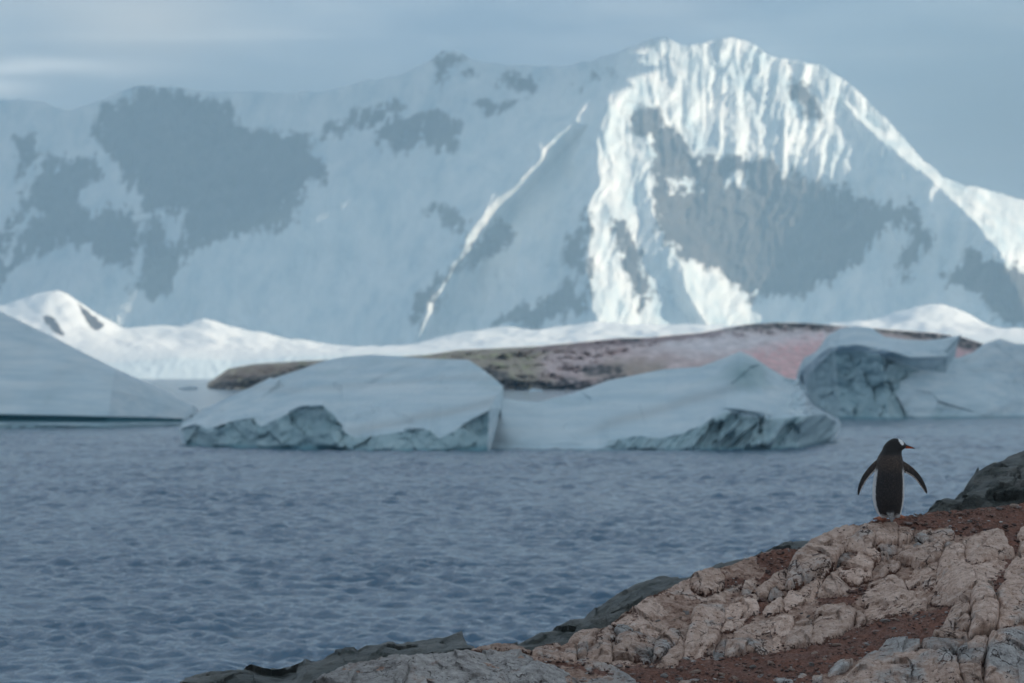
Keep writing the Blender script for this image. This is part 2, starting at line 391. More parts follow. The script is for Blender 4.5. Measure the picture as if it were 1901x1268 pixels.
# ------------------------------------------------------------------ the mountain
CREST = np.array([(-700,330),(-400,250),(-200,215),(-60,185),(60,185),(120,205),(165,195),(200,178),(255,158),(330,163),(400,172),(470,170),(540,172),(600,170),(680,150),(740,140),
    (800,112),(822,94),(850,95),(880,112),(930,120),(990,122),(1040,125),(1100,112),(1150,95),(1180,84),(1210,69),(1240,72),(1265,85),(1290,83),(1320,76),(1355,70),(1385,74),(1410,92),(1440,108),
    (1480,112),(1530,124),(1570,150),(1600,176),(1622,200),(1650,226),(1680,258),(1700,285),(1725,305),(1750,330),(1790,343),(1830,352),(1901,372),(2000,400),(2200,450),(2500,520)], float)
ROCKS = [
 [(255,158),(225,172),(195,200),(170,250),(185,280),(215,300),(225,330),(250,360),(262,400),(258,440),(265,480),(240,520),(235,540),(285,555),(310,550),(330,520),(345,470),(420,455),(500,428),(513,445),(520,425),(545,405),(565,360),(590,335),(612,320),(590,290),(575,255),(520,240),(460,235),(430,215),(440,190),(400,187),(365,178),(330,160),(290,158)],
 [(85,295),(60,330),(40,360),(25,400),(0,430),(-80,470),(-80,560),(0,540),(30,500),(80,470),(130,455),(170,470),(190,490),(240,500),(262,470),(258,440),(250,400),(225,380),(160,385),(145,370),(190,330),(180,290),(150,285),(120,300)],
 [(580,245),(650,205),(720,188),(765,190),(740,215),(700,232),(640,244),(600,265)],
 [(806,105),(822,92),(850,93),(864,110),(845,130),(838,150),(880,128),(892,135),(850,155),(830,165),(808,155)],
 [(915,147),(960,140),(990,130),(1012,155),(985,172),(940,172)],
 [(690,245),(740,218),(830,205),(860,230),(855,280),(825,292),(780,262),(740,292),(700,272)],
 [(860,192),(980,185),(930,210),(905,232),(895,212)],
 [(785,390),(830,378),(874,410),(868,442),(830,424)],
 [(905,420),(940,408),(960,440),(920,472),(850,508),(832,502),(860,460)],
 [(790,520),(832,505),(822,545),(800,585),(768,618),(755,590)],
 [(1050,440),(1082,400),(1098,390),(1096,560),(1080,520),(1060,512),(1028,492)],
 [(930,580),(1010,545),(1065,520),(1100,570),(1000,612),(908,607)],
 [(1165,190),(1215,200),(1240,225),(1258,250),(1290,292),(1350,286),(1390,302),(1420,290),(1460,324),(1500,334),(1560,350),(1620,374),(1680,394),(1710,374),(1702,412),(1640,424),(1600,472),(1560,512),(1500,542),(1440,552),(1370,540),(1330,502),(1280,482),(1235,452),(1205,380),(1212,330),(1205,260),(1170,232)],
 [(1690,372),(1716,400),(1735,445),(1702,475),(1682,522),(1660,532),(1680,450)],
 [(1800,462),(1850,482),(1901,500),(2100,560),(2100,640),(1860,602),(1830,562),(1790,542),(1757,520)],
 [(1125,385),(1190,440),(1212,560),(1180,576),(1150,480)],
 [(1470,150),(1500,165),(1520,215),(1510,235),(1485,190)],
 [(1060,150),(1140,130),(1150,140),(1080,160),(1062,165)],
 [(20,250),(70,245),(75,290),(45,330),(20,330),(35,290)],
]
SNOWS = [[(180,285),(200,325),(222,372),(160,382),(146,372),(190,335)], [(1225,320),(1260,330),(1290,350),(1245,352)], [(1340,330),(1372,312),(1392,350),(1345,345)],
         [(222,360),(262,400),(268,404),(230,362)], [(5,475),(60,385),(66,388),(12,478)], [(300,395),(335,400),(340,440),(310,450)]]
def ridge(L, px, py, pts, sl, sr):
    """a rib standing proud of the face: pts = (px, py, height in metres); sl, sr = fall-off per pixel to the left and right"""
    p = np.array(pts, float); xr = np.interp(py, p[:, 1], p[:, 0]); A = np.interp(py, p[:, 1], p[:, 2], left=0, right=p[-1, 2])
    d = px - xr
    h = A - np.where(d < 0, -d*sl, d*sr)
    return L - np.where(h > 0, h, 0.0)
def build_mountain():
    px = np.arange(-620, 2460, 3.0); nv = 225; nb = 26
    cr = np.interp(px, CREST[:, 0], CREST[:, 1])
    cr = cr + 3.0*fbm(xyz(px/24, 0, 5), 3) + 1.2*fbm(xyz(px/7, 0, 8), 2)
    t = np.linspace(0, 1, nv)[:, None]
    PX = np.repeat(px[None, :], nv, 0); PY = 704 + (cr[None, :]-704)*t
    e = HOR - PY
    wx = 14*fbm(xyz(PX/90, PY/90, 1), 3); wy = 10*fbm(xyz(PX/90, PY/90, 4), 3)
    qx, qy = PX+wx, PY+wy
    L = 1.05*np.clip(1090-qx, 0, 900) + 0.25*np.clip(1090-qx-900, 0, 900)
    L = L + 130*np.exp(-((qx-1440)/170)**2)*sstep(250, 420, qy)           # the bowl right of the spine
    L = ridge(L, qx, qy, [(1165,70,0),(1150,110,60),(1128,200,160),(1108,330,200),(1088,450,210),(1110,610,150),(1130,700,110)], 2.6, 1.15)
    L = ridge(L, qx, qy, [(1100,185,0),(1062,225,150),(960,330,200),(880,430,200),(800,560,175),(770,640,120)], 1.3, 5.0)
    L = ridge(L, qx, qy, [(1545,165,0),(1580,210,25),(1640,265,65),(1700,315,140),(1745,350,230),(1810,410,340),(1870,490,330),(1940,690,300)], 1.5, 2.0)
    L = ridge(L, qx, qy, [(1195,250,0),(1200,330,60),(1235,450,110),(1290,560,110),(1340,660,60)], 2.2, 1.1)
    L = ridge(L, qx, qy, [(255,150,0),(215,290,120),(200,400,150),(120,560,120)], 1.2, 0.6)
    L = ridge(L, qx, qy, [(560,200,0),(600,330,70),(560,420,80),(500,560,50)], 0.8, 0.55)
    L = ridge(L, qx, qy, [(835,90,0),(850,200,60),(830,300,60),(845,430,50),(780,600,40)], 1.2, 0.6)
    L = ridge(L, qx, qy, [(60,200,0),(20,300,80),(-40,420,100),(-60,640,80)], 1.0, 0.6)
    L = ridge(L, qx, qy, [(1060,500,0),(1010,560,70),(930,610,60)], 1.4, 0.9)
    peak = np.exp(-((qx-1370)/230)**4)*sstep(420, 250, qy)
    fx = PX + 7*fbm(xyz(PX/60, PY/160, 51), 3) - 0.16*(PY-80)*np.clip((1300-PX)/150, -1, 1)
    am = 0.5+1.1*np.clip(0.5+fbm(xyz(PX/70, PY/90, 55), 3), 0, 1)
    fl = 15*ridged(xyz(fx/64, PY/420, 2), 2, 0.5) + 8*ridged(xyz(fx/24, PY/260, 6), 3, 0.6) + 4*fbm(xyz(fx/9, PY/60, 8), 3, 0.6)
    L = L - peak*am*fl
    right = sstep(1080, 1130, qx)
    L = L - (0.75+0.25*right)*(13*ridged(xyz((qx+0.2*qy)/46, qy/150, 7), 4, 0.58) + 6*fbm(xyz(qx/14, qy/26, 3), 4, 0.6))
    L = L - 34*fbm(xyz(qx/230, qy/230, 9), 2)
    Y = 9850 + 1.75*np.clip(e, -20, 700) + L
    # rock showing through the snow
    rock = np.full(PX.shape, -40.0)
    jx = PX + 13*fbm(xyz(PX/34, PY/50, 11), 5, 0.62); jy = PY + 16*fbm(xyz(PX/26, PY/60, 15), 5, 0.62)
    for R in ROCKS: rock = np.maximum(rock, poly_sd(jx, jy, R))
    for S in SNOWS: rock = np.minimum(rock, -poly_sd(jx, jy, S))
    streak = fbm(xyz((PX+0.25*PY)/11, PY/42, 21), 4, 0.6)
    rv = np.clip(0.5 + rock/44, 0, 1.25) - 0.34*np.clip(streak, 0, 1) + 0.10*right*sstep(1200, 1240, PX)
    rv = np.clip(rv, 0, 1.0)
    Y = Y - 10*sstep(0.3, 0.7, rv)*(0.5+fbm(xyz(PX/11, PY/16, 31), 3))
    P = at(PX, PY, Y)
    # over the crest and down the far side
    s = np.linspace(0, 1, nb+1)[1:, None]; top = P[-1]
    back = np.stack([top[:, 0][None, :]*(1+0.04*s), top[:, 1][None, :]+1500*s**1.0, top[:, 2][None, :]*(1-s**1.4)-2*s], -1)
    back[..., 2] += 25*s*(1-s)*fbm(xyz(PX[:nb]/60, s*6, 40), 3)
    P = np.concatenate([P, back], 0)
    rv = np.concatenate([rv, np.zeros((nb, len(px)))], 0)
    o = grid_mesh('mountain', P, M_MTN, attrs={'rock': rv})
    tag(o, 'glaciated mountain with a sunlit fluted snow peak and shaded rock faces', kind='structure')
build_mountain()

def line(pts, n):
    """resample a polyline of (px, py[, Y]) at n places spread evenly over its own px range"""
    p = np.array(pts, float); u = (p[:, 0]-p[0, 0])/(p[-1, 0]-p[0, 0])
    q = np.linspace(0, 1, n); return np.stack([np.interp(q, u, p[:, k]) for k in range(p.shape[1])], -1)

# ------------------------------------------------------------------ snow foreland and glacier front at the mountain's foot
def build_glacier():
    n = 620
    x0, x1 = -560, 1980
    shore = line([(x0,703.2),(x1,703.2)], n); Ys = 39605/(shore[:, 1]-HOR)
    cl = line([(x0,690),(0,680),(200,672),(330,662),(430,668),(560,660),(760,655),(1000,650),(1300,640),(1700,640),(x1,640)], n)
    md = line([(x0,660),(0,640),(150,632),(300,640),(420,645),(560,648),(760,646),(900,635),(1300,622),(1700,615),(x1,610)], n)
    tp = line([(x0,560),(-200,590),(-60,580),(0,566),(50,552),(85,540),(110,538),(140,552),(185,585),(225,612),(280,606),(325,604),(352,598),(375,592),(395,594),(415,602),(450,611),(520,626),(600,638),(700,646),(770,638),(830,622),(920,608),(1000,612),(1100,598),(1300,604),(1560,600),(1640,590),(1720,560),(1780,575),(1850,610),(x1,620)], n)
    g = np.hanning(17); g /= g.sum()
    for l in (md, tp): l[:, 1] = np.convolve(np.pad(l[:, 1], 8, 'edge'), g, 'valid')
    D = [(shore, Ys+0), (cl, Ys+220), (md, Ys+900), (tp, Ys+1700)]
    secs = [10, 24, 34]; rows = []; ice = []; tt = []
    for k, ((a, ya), (b, yb)) in enumerate(zip(D[:-1], D[1:])):
        for j in range(secs[k]):
            t = j/secs[k]; ry = t
            if k == 2: ry = t**1.0
            rows.append((a[:, 0], a[:, 1]*(1-ry)+b[:, 1]*ry, ya*(1-t)+yb*t)); ice.append(1.0 if k == 0 else (0.45*(1-t) if k == 1 else 0)); tt.append(k+t)
    rows.append((tp[:, 0], tp[:, 1], D[-1][1])); ice.append(0); tt.append(3)
    PX = np.array([r[0] for r in rows]); PY = np.array([r[1] for r in rows]); Y = np.array([r[2] for r in rows]); T = np.array(tt)[:, None]
    icea = np.array(ice)[:, None]*np.ones_like(PX)
    # crevassed front
    d1, d2, idv = cell(np.stack([PX/7, Y/42], -1))
    crev = (T < 2)*sstep(0.0, 0.5, T)
    Y = Y + (T < 1.0)*(T > 0)*6*fbm(xyz(PX/14, T*3, 2), 3)
    P = at(PX, PY, Y)
    P[..., 2] += crev*(1.0*idv-0.5-0.6*sstep(0.22, 0.0, d2-d1))*sstep(1700, 900, PX)*0.9 + sstep(1.2, 2.2, T)*5*fbm(xyz(PX/60, Y/300, 3), 3)
    P[0, :, 2] = -1.5
    rock = np.full(PX.shape, -30.0)
    for R in [[(78,588),(98,586),(108,602),(122,626),(100,618),(84,600)], [(140,560),(158,572),(196,604),(178,612),(160,596)]]:
        rock = np.maximum(rock, poly_sd(PX+4*fbm(xyz(PX/10, PY/10, 1), 2), PY+3*fbm(xyz(PX/10, PY/10, 5), 2), R))
    top = P[-1]; s = np.linspace(0, 1, 9)[1:, None]
    back = np.stack([top[:, 0][None, :]+0*s, top[:, 1][None, :]+700*s, top[:, 2][None, :]*(1-s**1.6)-2*s], -1)
    P = np.concatenate([P, back], 0); z = np.zeros((8, n))
    o = grid_mesh('glacier', P, M_GLA, attrs={'rock': np.concatenate([np.clip(0.5+rock/12, 0, 1), z], 0), 'ice': np.concatenate([icea, z], 0)})
    tag(o, 'sunlit snowfield and crevassed glacier front at the foot of the mountain', kind='structure')
build_glacier()

# ------------------------------------------------------------------ low island with moss, dark rock and pink algae snow
def build_island():
    n = 700; x0, x1 = 385, 1850
    shore = line([(x0,721),(430,723.5),(560,722),(800,722),(950,723.5),(1200,722.5),(1500,722),(1760,721),(x1,720)], n); Ys = 39605/(shore[:, 1]-HOR)
    a = line([(x0,718),(440,708),(560,700),(800,700),(930,706),(1000,704),(1080,706),(1150,706),(1300,704),(1600,702),(1780,700),(x1,715)], n)
    b = line([(x0,715),(430,690),(500,682),(620,678),(800,672),(960,674),(1120,664),(1300,655),(1500,650),(1700,650),(1800,660),(x1,708)], n)
    c = line([(x0,712),(425,684),(470,676),(560,670),(700,664),(790,659),(850,650),(1000,643),(1100,633),(1150,628),(1200,627),(1300,618),(1345,610),(1390,602),(1440,599),(1500,600),(1545,604),(1600,608),(1660,613),(1730,618),(1790,627),(1830,640),(x1,700)], n)
    D = [(shore, Ys), (a, Ys+6), (b, Ys+60), (c, Ys+110)]; secs = [12, 22, 22]; PX = []; PY = []; Y = []
    for k in range(3):
        for j in range(secs[k]):
            t = j/secs[k]; PX.append(D[k][0][:, 0]); PY.append(D[k][0][:, 1]*(1-t)+D[k+1][0][:, 1]*t); Y.append(D[k][1]*(1-t)+D[k+1][1]*t)
    PX.append(c[:, 0]); PY.append(c[:, 1]); Y.append(D[3][1])
    PX, PY, Y = map(np.array, (PX, PY, Y))
    edge = sstep(0, 8, (PY-c[None, :, 1]))
    snowz = np.clip(poly_sd(PX, PY, [(1080,690),(1180,640),(1320,620),(1560,612),(1820,640),(1820,720),(1080,720)])/20+0.5, 0, 1)
    Y = Y + edge*(1-0.75*snowz)*(14*fbm(xyz(PX/45, PY/14, 3), 4) - 5*ridged(xyz(PX/22, PY/12, 6), 3))
    P = at(PX, PY, Y); P[0, :, 2] = -0.6
    # ground cover
    jx = PX+14*fbm(xyz(PX/30, PY/12, 21), 3); jy = PY+5*fbm(xyz(PX/30, PY/12, 25), 3)
    def reg(poly, soft=8): return np.clip(poly_sd(jx, jy, poly)/soft+0.5, 0, 1)[..., None]
    nz = fbm(xyz(PX/26, PY/9, 40), 4)[..., None]; n2 = fbm(xyz(PX/11, PY/5, 44), 3)[..., None]
    col = np.ones(PX.shape+(3,))*np.array([0.52, 0.44, 0.345])
    col = col*(1-sstep(0.0, 0.5, nz)) + np.array([0.55, 0.52, 0.33])*sstep(0.0, 0.5, nz)
    pinkish = reg([(1000,690),(1010,650),(1100,632),(1350,610),(1560,606),(1860,640),(1860,730),(1040,730)], 30)
    col = col*(1-pinkish)+pinkish*(np.array([0.76, 0.61, 0.58]) + 0.15*nz)
    snow = reg([(1180,640),(1330,612),(1560,610),(1560,640),(1480,650),(1300,660)], 26); col = col*(1-snow)+snow*np.array([0.92, 0.84, 0.84])
    red = reg([(1320,690),(1400,650),(1520,622),(1540,640),(1490,715),(1400,715)], 26)*np.clip(0.75+0.6*n2, 0, 1); col = col*(1-red)+red*np.array([0.95, 0.60, 0.59])
    tan = reg([(1090,700),(1140,668),(1230,672),(1240,700)], 22)*0.7; col = col*(1-tan)+tan*np.array([0.40, 0.32, 0.235])
    mar = reg([(950,648),(1150,628),(1350,612),(1340,622),(1180,640),(1000,652)], 8)*0.75; col = col*(1-mar)+mar*np.array([0.29, 0.19, 0.19])
    for poly in ([(900,676),(925,690),(960,704),(1000,712),(1060,702),(1100,710),(1160,690),(1150,730),(890,730)], [(1080,682),(1120,676),(1150,682),(1140,698),(1090,696)],
                 [(1335,612),(1390,598),(1500,596),(1545,602),(1560,612),(1440,610)], [(1600,604),(1730,614),(1800,620),(1835,642),(1800,652),(1760,638),(1690,624),(1615,612)],
                 [(380,720),(430,700),(520,690),(570,674),(580,700),(460,716),(420,730)], [(1140,626),(1200,622),(1190,634),(1150,634)]):
        dk = reg(poly, 6)*np.clip(0.85+0.8*n2, 0, 1); col = col*(1-dk)+dk*np.array([0.095, 0.09, 0.088])
    lit = reg([(410,708),(440,684),(560,672),(550,684),(470,698)], 6)*0.8; col = col*(1-lit)+lit*np.array([0.36, 0.28, 0.23])  # lit side of the left spit painted into the colour
    pkt = reg([(1745,646),(1800,650),(1790,668),(1750,664)], 8); col = col*(1-pkt)+pkt*np.array([0.80, 0.55, 0.55])
    top = P[-1]; s = np.linspace(0, 1, 9)[1:, None]
    back = np.stack([top[:, 0][None, :]+0*s, top[:, 1][None, :]+120*s, top[:, 2][None, :]*(1-s**1.5)-1*s], -1)
    P = np.concatenate([P, back], 0); col = np.concatenate([col, np.repeat(col[-1:], 8, 0)], 0)
    o = grid_mesh('island', np.ascontiguousarray(P), M_ISL, attrs={'col': np.clip(col, 0.02, 1)})
    tag(o, 'low rocky island with olive moss and pink algae-stained snow', kind='structure')
build_island()

# ------------------------------------------------------------------ unseen cloud banks added overhead to keep the sun off bay and left-hand summits
def shade_cloud(name, outline, z, thick, label, step=110.0, jit=240.0):
    """outline: ground-shadow polygon in metres; the bank floats where the sun throws its shadow there"""
    k = z/math.tan(SUN_EL); off = np.array([math.sin(SUN_AZ), -math.cos(SUN_AZ)])*k
    O = np.array(outline, float)+off; lo, hi = O.min(0)-300, O.max(0)+300
    gx = np.arange(lo[0], hi[0], step); gy = np.arange(lo[1], hi[1], step); X, Yg = np.meshgrid(gx, gy)
    jx = X+jit*fbm(xyz(X/900, Yg/900, z), 3); jy = Yg+jit*fbm(xyz(X/900, Yg/900, z+9), 3)
    sd = poly_sd(jx, jy, O); inside = sd > -step
    body = np.sqrt(np.clip(sd/600, 0, 1))
    bot = z + body*(40*fbm(xyz(X/700, Yg/700, 3), 4) - 0.15*thick)
    top = np.maximum(z + body*thick*(0.7+0.6*fbm(xyz(X/800, Yg/800, 7), 4)), bot+2)
    nr, nc = X.shape; f = grid_faces(nr, nc); k_ = inside.reshape(-1); f = f[k_[f].all(1)]
    n = nr*nc; V = np.concatenate([xyz(X, Yg, bot).reshape(-1, 3), xyz(X, Yg, top).reshape(-1, 3)])
    fa = np.concatenate([f[:, ::-1], f+n]); used = np.unique(fa); re = np.full(2*n, -1); re[used] = np.arange(len(used))
    o = mesh_raw(name, V[used], re[fa], M_CLD); tag(o, label, 'cloud', kind='stuff'); return o
shade_cloud('cloud', [(-9000,-6000),(9000,-6000),(9000,5200),(2500,5500),(-9000,5500)], 1500, 300, 'grey overcast cloud bank out of view, added to shade the bay')
shade_cloud('cloud', [(-9000,9300),(-1480,9300),(-1460,11080),(-1550,11160),(-1570,11450),(-1740,11490),(-1760,11800),(-600,11950),(6000,11950),(6000,16400),(-9000,16400)], 1500, 300, 'unseen cloud bank shaped to shade the left summits and air behind the peak', 60.0, 60.0)

# ------------------------------------------------------------------ the air
def build_haze():
    x, y0, y1, z0, z1 = 3990.0, -300.0, 13800.0, -4.0, 1040.0
    V = [(-x,y0,z0),(x,y0,z0),(x,y1,z0),(-x,y1,z0),(-x,y0,z1),(x,y0,z1),(x,y1,z1),(-x,y1,z1)]
    Fq = [(3,2,1,0),(4,5,6,7),(0,1,5,4),(1,2,6,5),(2,3,7,6),(3,0,4,7)]
    m = bpy.data.materials.new('hazy_air'); m.use_nodes = True; t = m.node_tree; t.nodes.clear()
    out = N(t, 'ShaderNodeOutputMaterial'); v = N(t, 'ShaderNodeVolumePrincipled'); t.links.new(v.outputs[0], out.inputs['Volume'])
    v.inputs['Color'].default_value = (0.53, 0.80, 1.0, 1); v.inputs['Density'].default_value = 0.000096; v.inputs['Anisotropy'].default_value = 0.0
    o = mesh_raw('haze', V, Fq, m, smooth=False); tag(o, 'thin blue haze filling the air over the bay', 'haze', kind='stuff')
build_haze()

# ------------------------------------------------------------------ icebergs
SEA_Y = lambda py: 39605.0/(np.asarray(py, float)-HOR)
def berg_grid(lines, secs, n, back=(8.0, 6.0), round_=0.0):
    """lines: list of (polyline in photo pixels, metres behind the waterline). Returns PX, PY, Y and the strip position T.
    The first line is the waterline (its distance follows from its row); the last is the crest."""
    L = [line(l, n) for l, _ in lines]; Yw = SEA_Y(L[0][:, 1])
    D = [Yw + np.interp(np.linspace(0, 1, n), np.linspace(0, 1, len(d)), d) if isinstance(d, (list, tuple)) else Yw+d for _, d in lines]
    PX, PY, Y, T = [], [], [], []
    for k in range(len(L)-1):
        for j in range(secs[k]):
            t = j/secs[k]; PX.append(L[k][:, 0]*(1-t)+L[k+1][:, 0]*t); PY.append(L[k][:, 1]*(1-t)+L[k+1][:, 1]*t); Y.append(D[k]*(1-t)+D[k+1]*t); T.append(k+t)
    PX.append(L[-1][:, 0]); PY.append(L[-1][:, 1]); Y.append(D[-1]); T.append(len(L)-1.0)
    return np.array(PX), np.array(PY), np.array(Y), np.array(T)[:, None]*np.ones((1, n))
def close_back(P, depth, rows=7):
    """carry the crest over and down into the water behind; also sink the waterline below the sea"""
    top = P[-1]; s = np.linspace(0, 1, rows+1)[1:, None]
    back = np.stack([top[:, 0][None, :]+0*s, top[:, 1][None, :]+depth*s**0.8, top[:, 2][None, :]*(1-s**2.0)-0.8*s], -1)
    P = np.concatenate([P, back], 0); low = P[:1].copy(); low[..., 2] = -0.9; low[..., 1] += 0.2
    return np.concatenate([low, P], 0)
def ends(P, frac=0.03):
    return P
def make_berg(name, lines, secs, n, depth, attrf, dispf, label, split, names, end_caps=True):
    PX, PY, Y, T = berg_grid(lines, secs, n); P = at(PX, PY, Y)
    P = P + dispf(PX, PY, Y, T, P)
    bare_tone, teal, dirt = attrf(PX, PY, T, P)
    P = close_back(P, depth); r = P.shape[0]-PX.shape[0]-1
    ext = lambda a: np.concatenate([a[:1], a, np.repeat(a[-1:], r, 0)], 0)
    A = {'bare_tone': ext(bare_tone), 'teal': ext(teal), 'dirt': ext(dirt)}
    # end caps: swing both end columns back to meet behind
    root = empty(name, (float(P[..., 0].mean()), float(P[1, :, 1].mean()), 0.0)); tag(root, label, 'iceberg', 'icebergs afloat in the bay')
    cut = [0] + [1+int(sum(secs[:k])) for k in split] + [P.shape[0]-1]
    for a, b, nm in zip(cut[:-1], cut[1:], names):
        o = grid_mesh(nm, np.ascontiguousarray(P[a:b+1]), M_ICE, attrs={k: np.ascontiguousarray(v[a:b+1]) for k, v in A.items()}); adopt(o, root)
    for c in (0, -1):
        ring = P[:, c]; ctr = ring.mean(0); sgn = -1 if c == 0 else 1
        V = np.concatenate([ring, [ctr + (sgn*0.4, 0, 0)]]); m = len(ring)
        fa = [(i, i+1, m) if c == 0 else (i+1, i, m) for i in range(m-1)]
        o = mesh_raw('end_face', V, fa, M_ICE, attrs={'bare_tone': np.full(m+1, 0.4), 'teal': np.zeros(m+1), 'dirt': np.zeros(m+1)}); adopt(o, root)
    return root

def facets(PX, PY, sx, sy, seed):
    d1, d2, idv = cell(np.stack([PX/sx+seed*3.7+0.5*fbm(xyz(PX/sx, PY/sy, seed), 2), PY/sy+seed], -1)); return idv, d2-d1

# 1 the tilted slab in the middle distance
def slab():
    W = [(346,827),(420,831),(560,835),(700,837),(800,837.5),(905,836.5)]
    C = [(339,794),(365,789),(385,796),(400,792),(440,779),(470,776),(486,792),(500,784),(560,756),(598,752),(624,774),(640,802),(660,813),(700,809),(740,802),(798,798),(815,813),(840,802),(880,778),(908,764)]
    B = [(338,792),(420,768),(520,742),(620,733),(700,735),(800,735),(918,745)]
    K = [(338,788),(380,757),(440,735),(500,705),(560,685),(600,670),(640,662),(690,658),(760,663),(800,666),(870,668),(900,688),(934,716)]
    def disp(PX, PY, Y, T, P):
        d = np.zeros(P.shape); cl = sstep(0, .15, T)*(T <= 1)
        idv, e = facets(PX, PY, 62, 50, 2); big = idv-0.5
        d[..., 1] += cl*(1.0*big + 0.5*fbm(xyz(PX/30, PY/22, 2), 3)) + 0.5*cl*np.sin(PX/17.0)
        up = (T > 1)*1.0*sstep(1, 1.15, T)*sstep(3.0, 2.9, T)
        lay = fbm(xyz((PX-3.2*PY)/260, (PY+0.33*PX)/9.0, 5), 3)
        d[..., 2] += up*(0.15*lay + 0.22*fbm(xyz(PX/160, Y/12, 8), 2))
        d[..., 1] += up*0.12*fbm(xyz(PX/50, PY/22, 3), 2)
        d[..., 2] += up*0.32*chips((PX-1.5*PY)/170, (PY+0.2*PX)/46, 1.0)
        d[..., 1] += cl*0.6*chips(PX/48, PY/40, 5.0)
        return d
    def af(PX, PY, T, P):
        bare_tone = np.where(T < 0.999, 0.8, 0.0) + 0.4*sstep(1.05, 1.0, T) + 0.36*sstep(1.5, 2.6, T)  # upper slope toned darker than the lower part
        bare_tone = bare_tone + 0.35*(sstep(880, 905, PX)*sstep(1, 1.1, T)*sstep(1.9, 1.2, T))
        lay = np.exp(-((PY - (793-0.20*(PX-700)))/9)**2)*sstep(560, 700, PX) + np.exp(-((PY - (712-0.06*(PX-700)))/5)**2)*0.5
        return bare_tone, sstep(0.22, 0.0, T)*0.75 + 0.0*PX, np.clip(lay*(T > 1)*0.8, 0, 1)
    make_berg('iceberg', [(W, 0), (C, [1.0, 1.6, 1.2, 2.0, 1.4]), (B, [4, 7, 9, 9, 5]), (K, [5, 14, 19, 18, 9])], [16, 18, 26], 420, 12, af, disp,
        'tilted flat-topped slab iceberg with dark broken cliffs along its foot', [1], ['ice_cliff', 'snow_slope'])
slab()
# 2 the berg with the pointed summit to its right
def pointed():
    W = [(902,834),(1000,835),(1100,835.5),(1200,836),(1300,836.5),(1400,836),(1480,834),(1538,820)]
    C = [(903,826),(1000,829),(1110,829),(1130,817),(1180,810),(1230,813),(1262,806),(1300,790),(1346,762),(1380,770),(1440,776),(1490,772),(1530,767),(1552,784)]
    B = [(908,785),(1000,782),(1100,770),(1230,755),(1320,735),(1375,722),(1440,735),(1490,748),(1554,776)]
    K = [(915,737),(960,743),(1000,746),(1060,731),(1130,706),(1230,686),(1300,681),(1340,666),(1374,652),(1400,664),(1430,684),(1460,702),(1484,705),(1498,728),(1508,748),(1540,766),(1557,782)]
    def disp(PX, PY, Y, T, P):
        d = np.zeros(P.shape); cl = sstep(0, .2, T)*sstep(1.05, .95, T)*sstep(1110, 1160, PX)
        idv, e = facets(PX+0.7*PY, PY, 42, 60, 4)
        d[..., 1] += cl*(1.6*(idv-0.5) + 1.0*fbm(xyz((PX+0.8*PY)/22, PY/40, 2), 3))
        up = sstep(1, 1.15, T)*sstep(3.0, 2.85, T)
        d[..., 1] += up*(0.55*fbm(xyz(PX/110, PY/50, 3), 2)) + up*1.4*np.exp(-((PX-1376)/40)**2)*-1.0
        d[..., 2] += up*0.12*fbm(xyz(PX/90, Y/6, 8), 2)
        d[..., 1] += up*0.4*chips((PX-0.6*PY)/110, (PY+0.3*PX)/70, 2.0) + cl*0.6*chips((PX+0.7*PY)/30, PY/34, 7.0)
        rough = sstep(1440, 1475, PX)*up; d[..., 1] += rough*0.45*ridged(xyz(PX/18, PY/16, 6), 2)
        return d
    def af(PX, PY, T, P):
        bare_tone = (T < 1.0)*(0.18+0.45*sstep(1110, 1150, PX)) + 0.35*sstep(1.1, 1.0, T)*(T >= 1)*sstep(1110, 1150, PX)
        bare_tone = bare_tone + 0.34*sstep(1.4, 2.5, T)  # darker tone towards the crest
        bare_tone = bare_tone + 0.45*np.exp(-((PX-1385)/38)**2-((PY-702)/34)**2)
        teal = np.maximum(sstep(0.45, 0.1, T)*0.8*sstep(1160, 1100, PX), sstep(0.16, 0.0, T)*0.7)
        lay = np.exp(-((PY-(812-0.30*(PX-1050)))/11)**2)*sstep(1040, 1150, PX)*sstep(1420, 1330, PX)
        return bare_tone, teal, np.clip(lay*(T > 1)*0.7, 0, 1)
    make_berg('iceberg', [(W, 0), (C, [0.6, 0.8, 1.6, 1.2, 1.0]), (B, [3, 6, 7, 6, 2.5]), (K, [4, 10, 13, 11, 4])], [16, 20, 24], 420, 9, af, disp,
        'low iceberg rising to a single pointed summit behind the penguin', [1], ['ice_cliff', 'snow_slope'])
pointed()
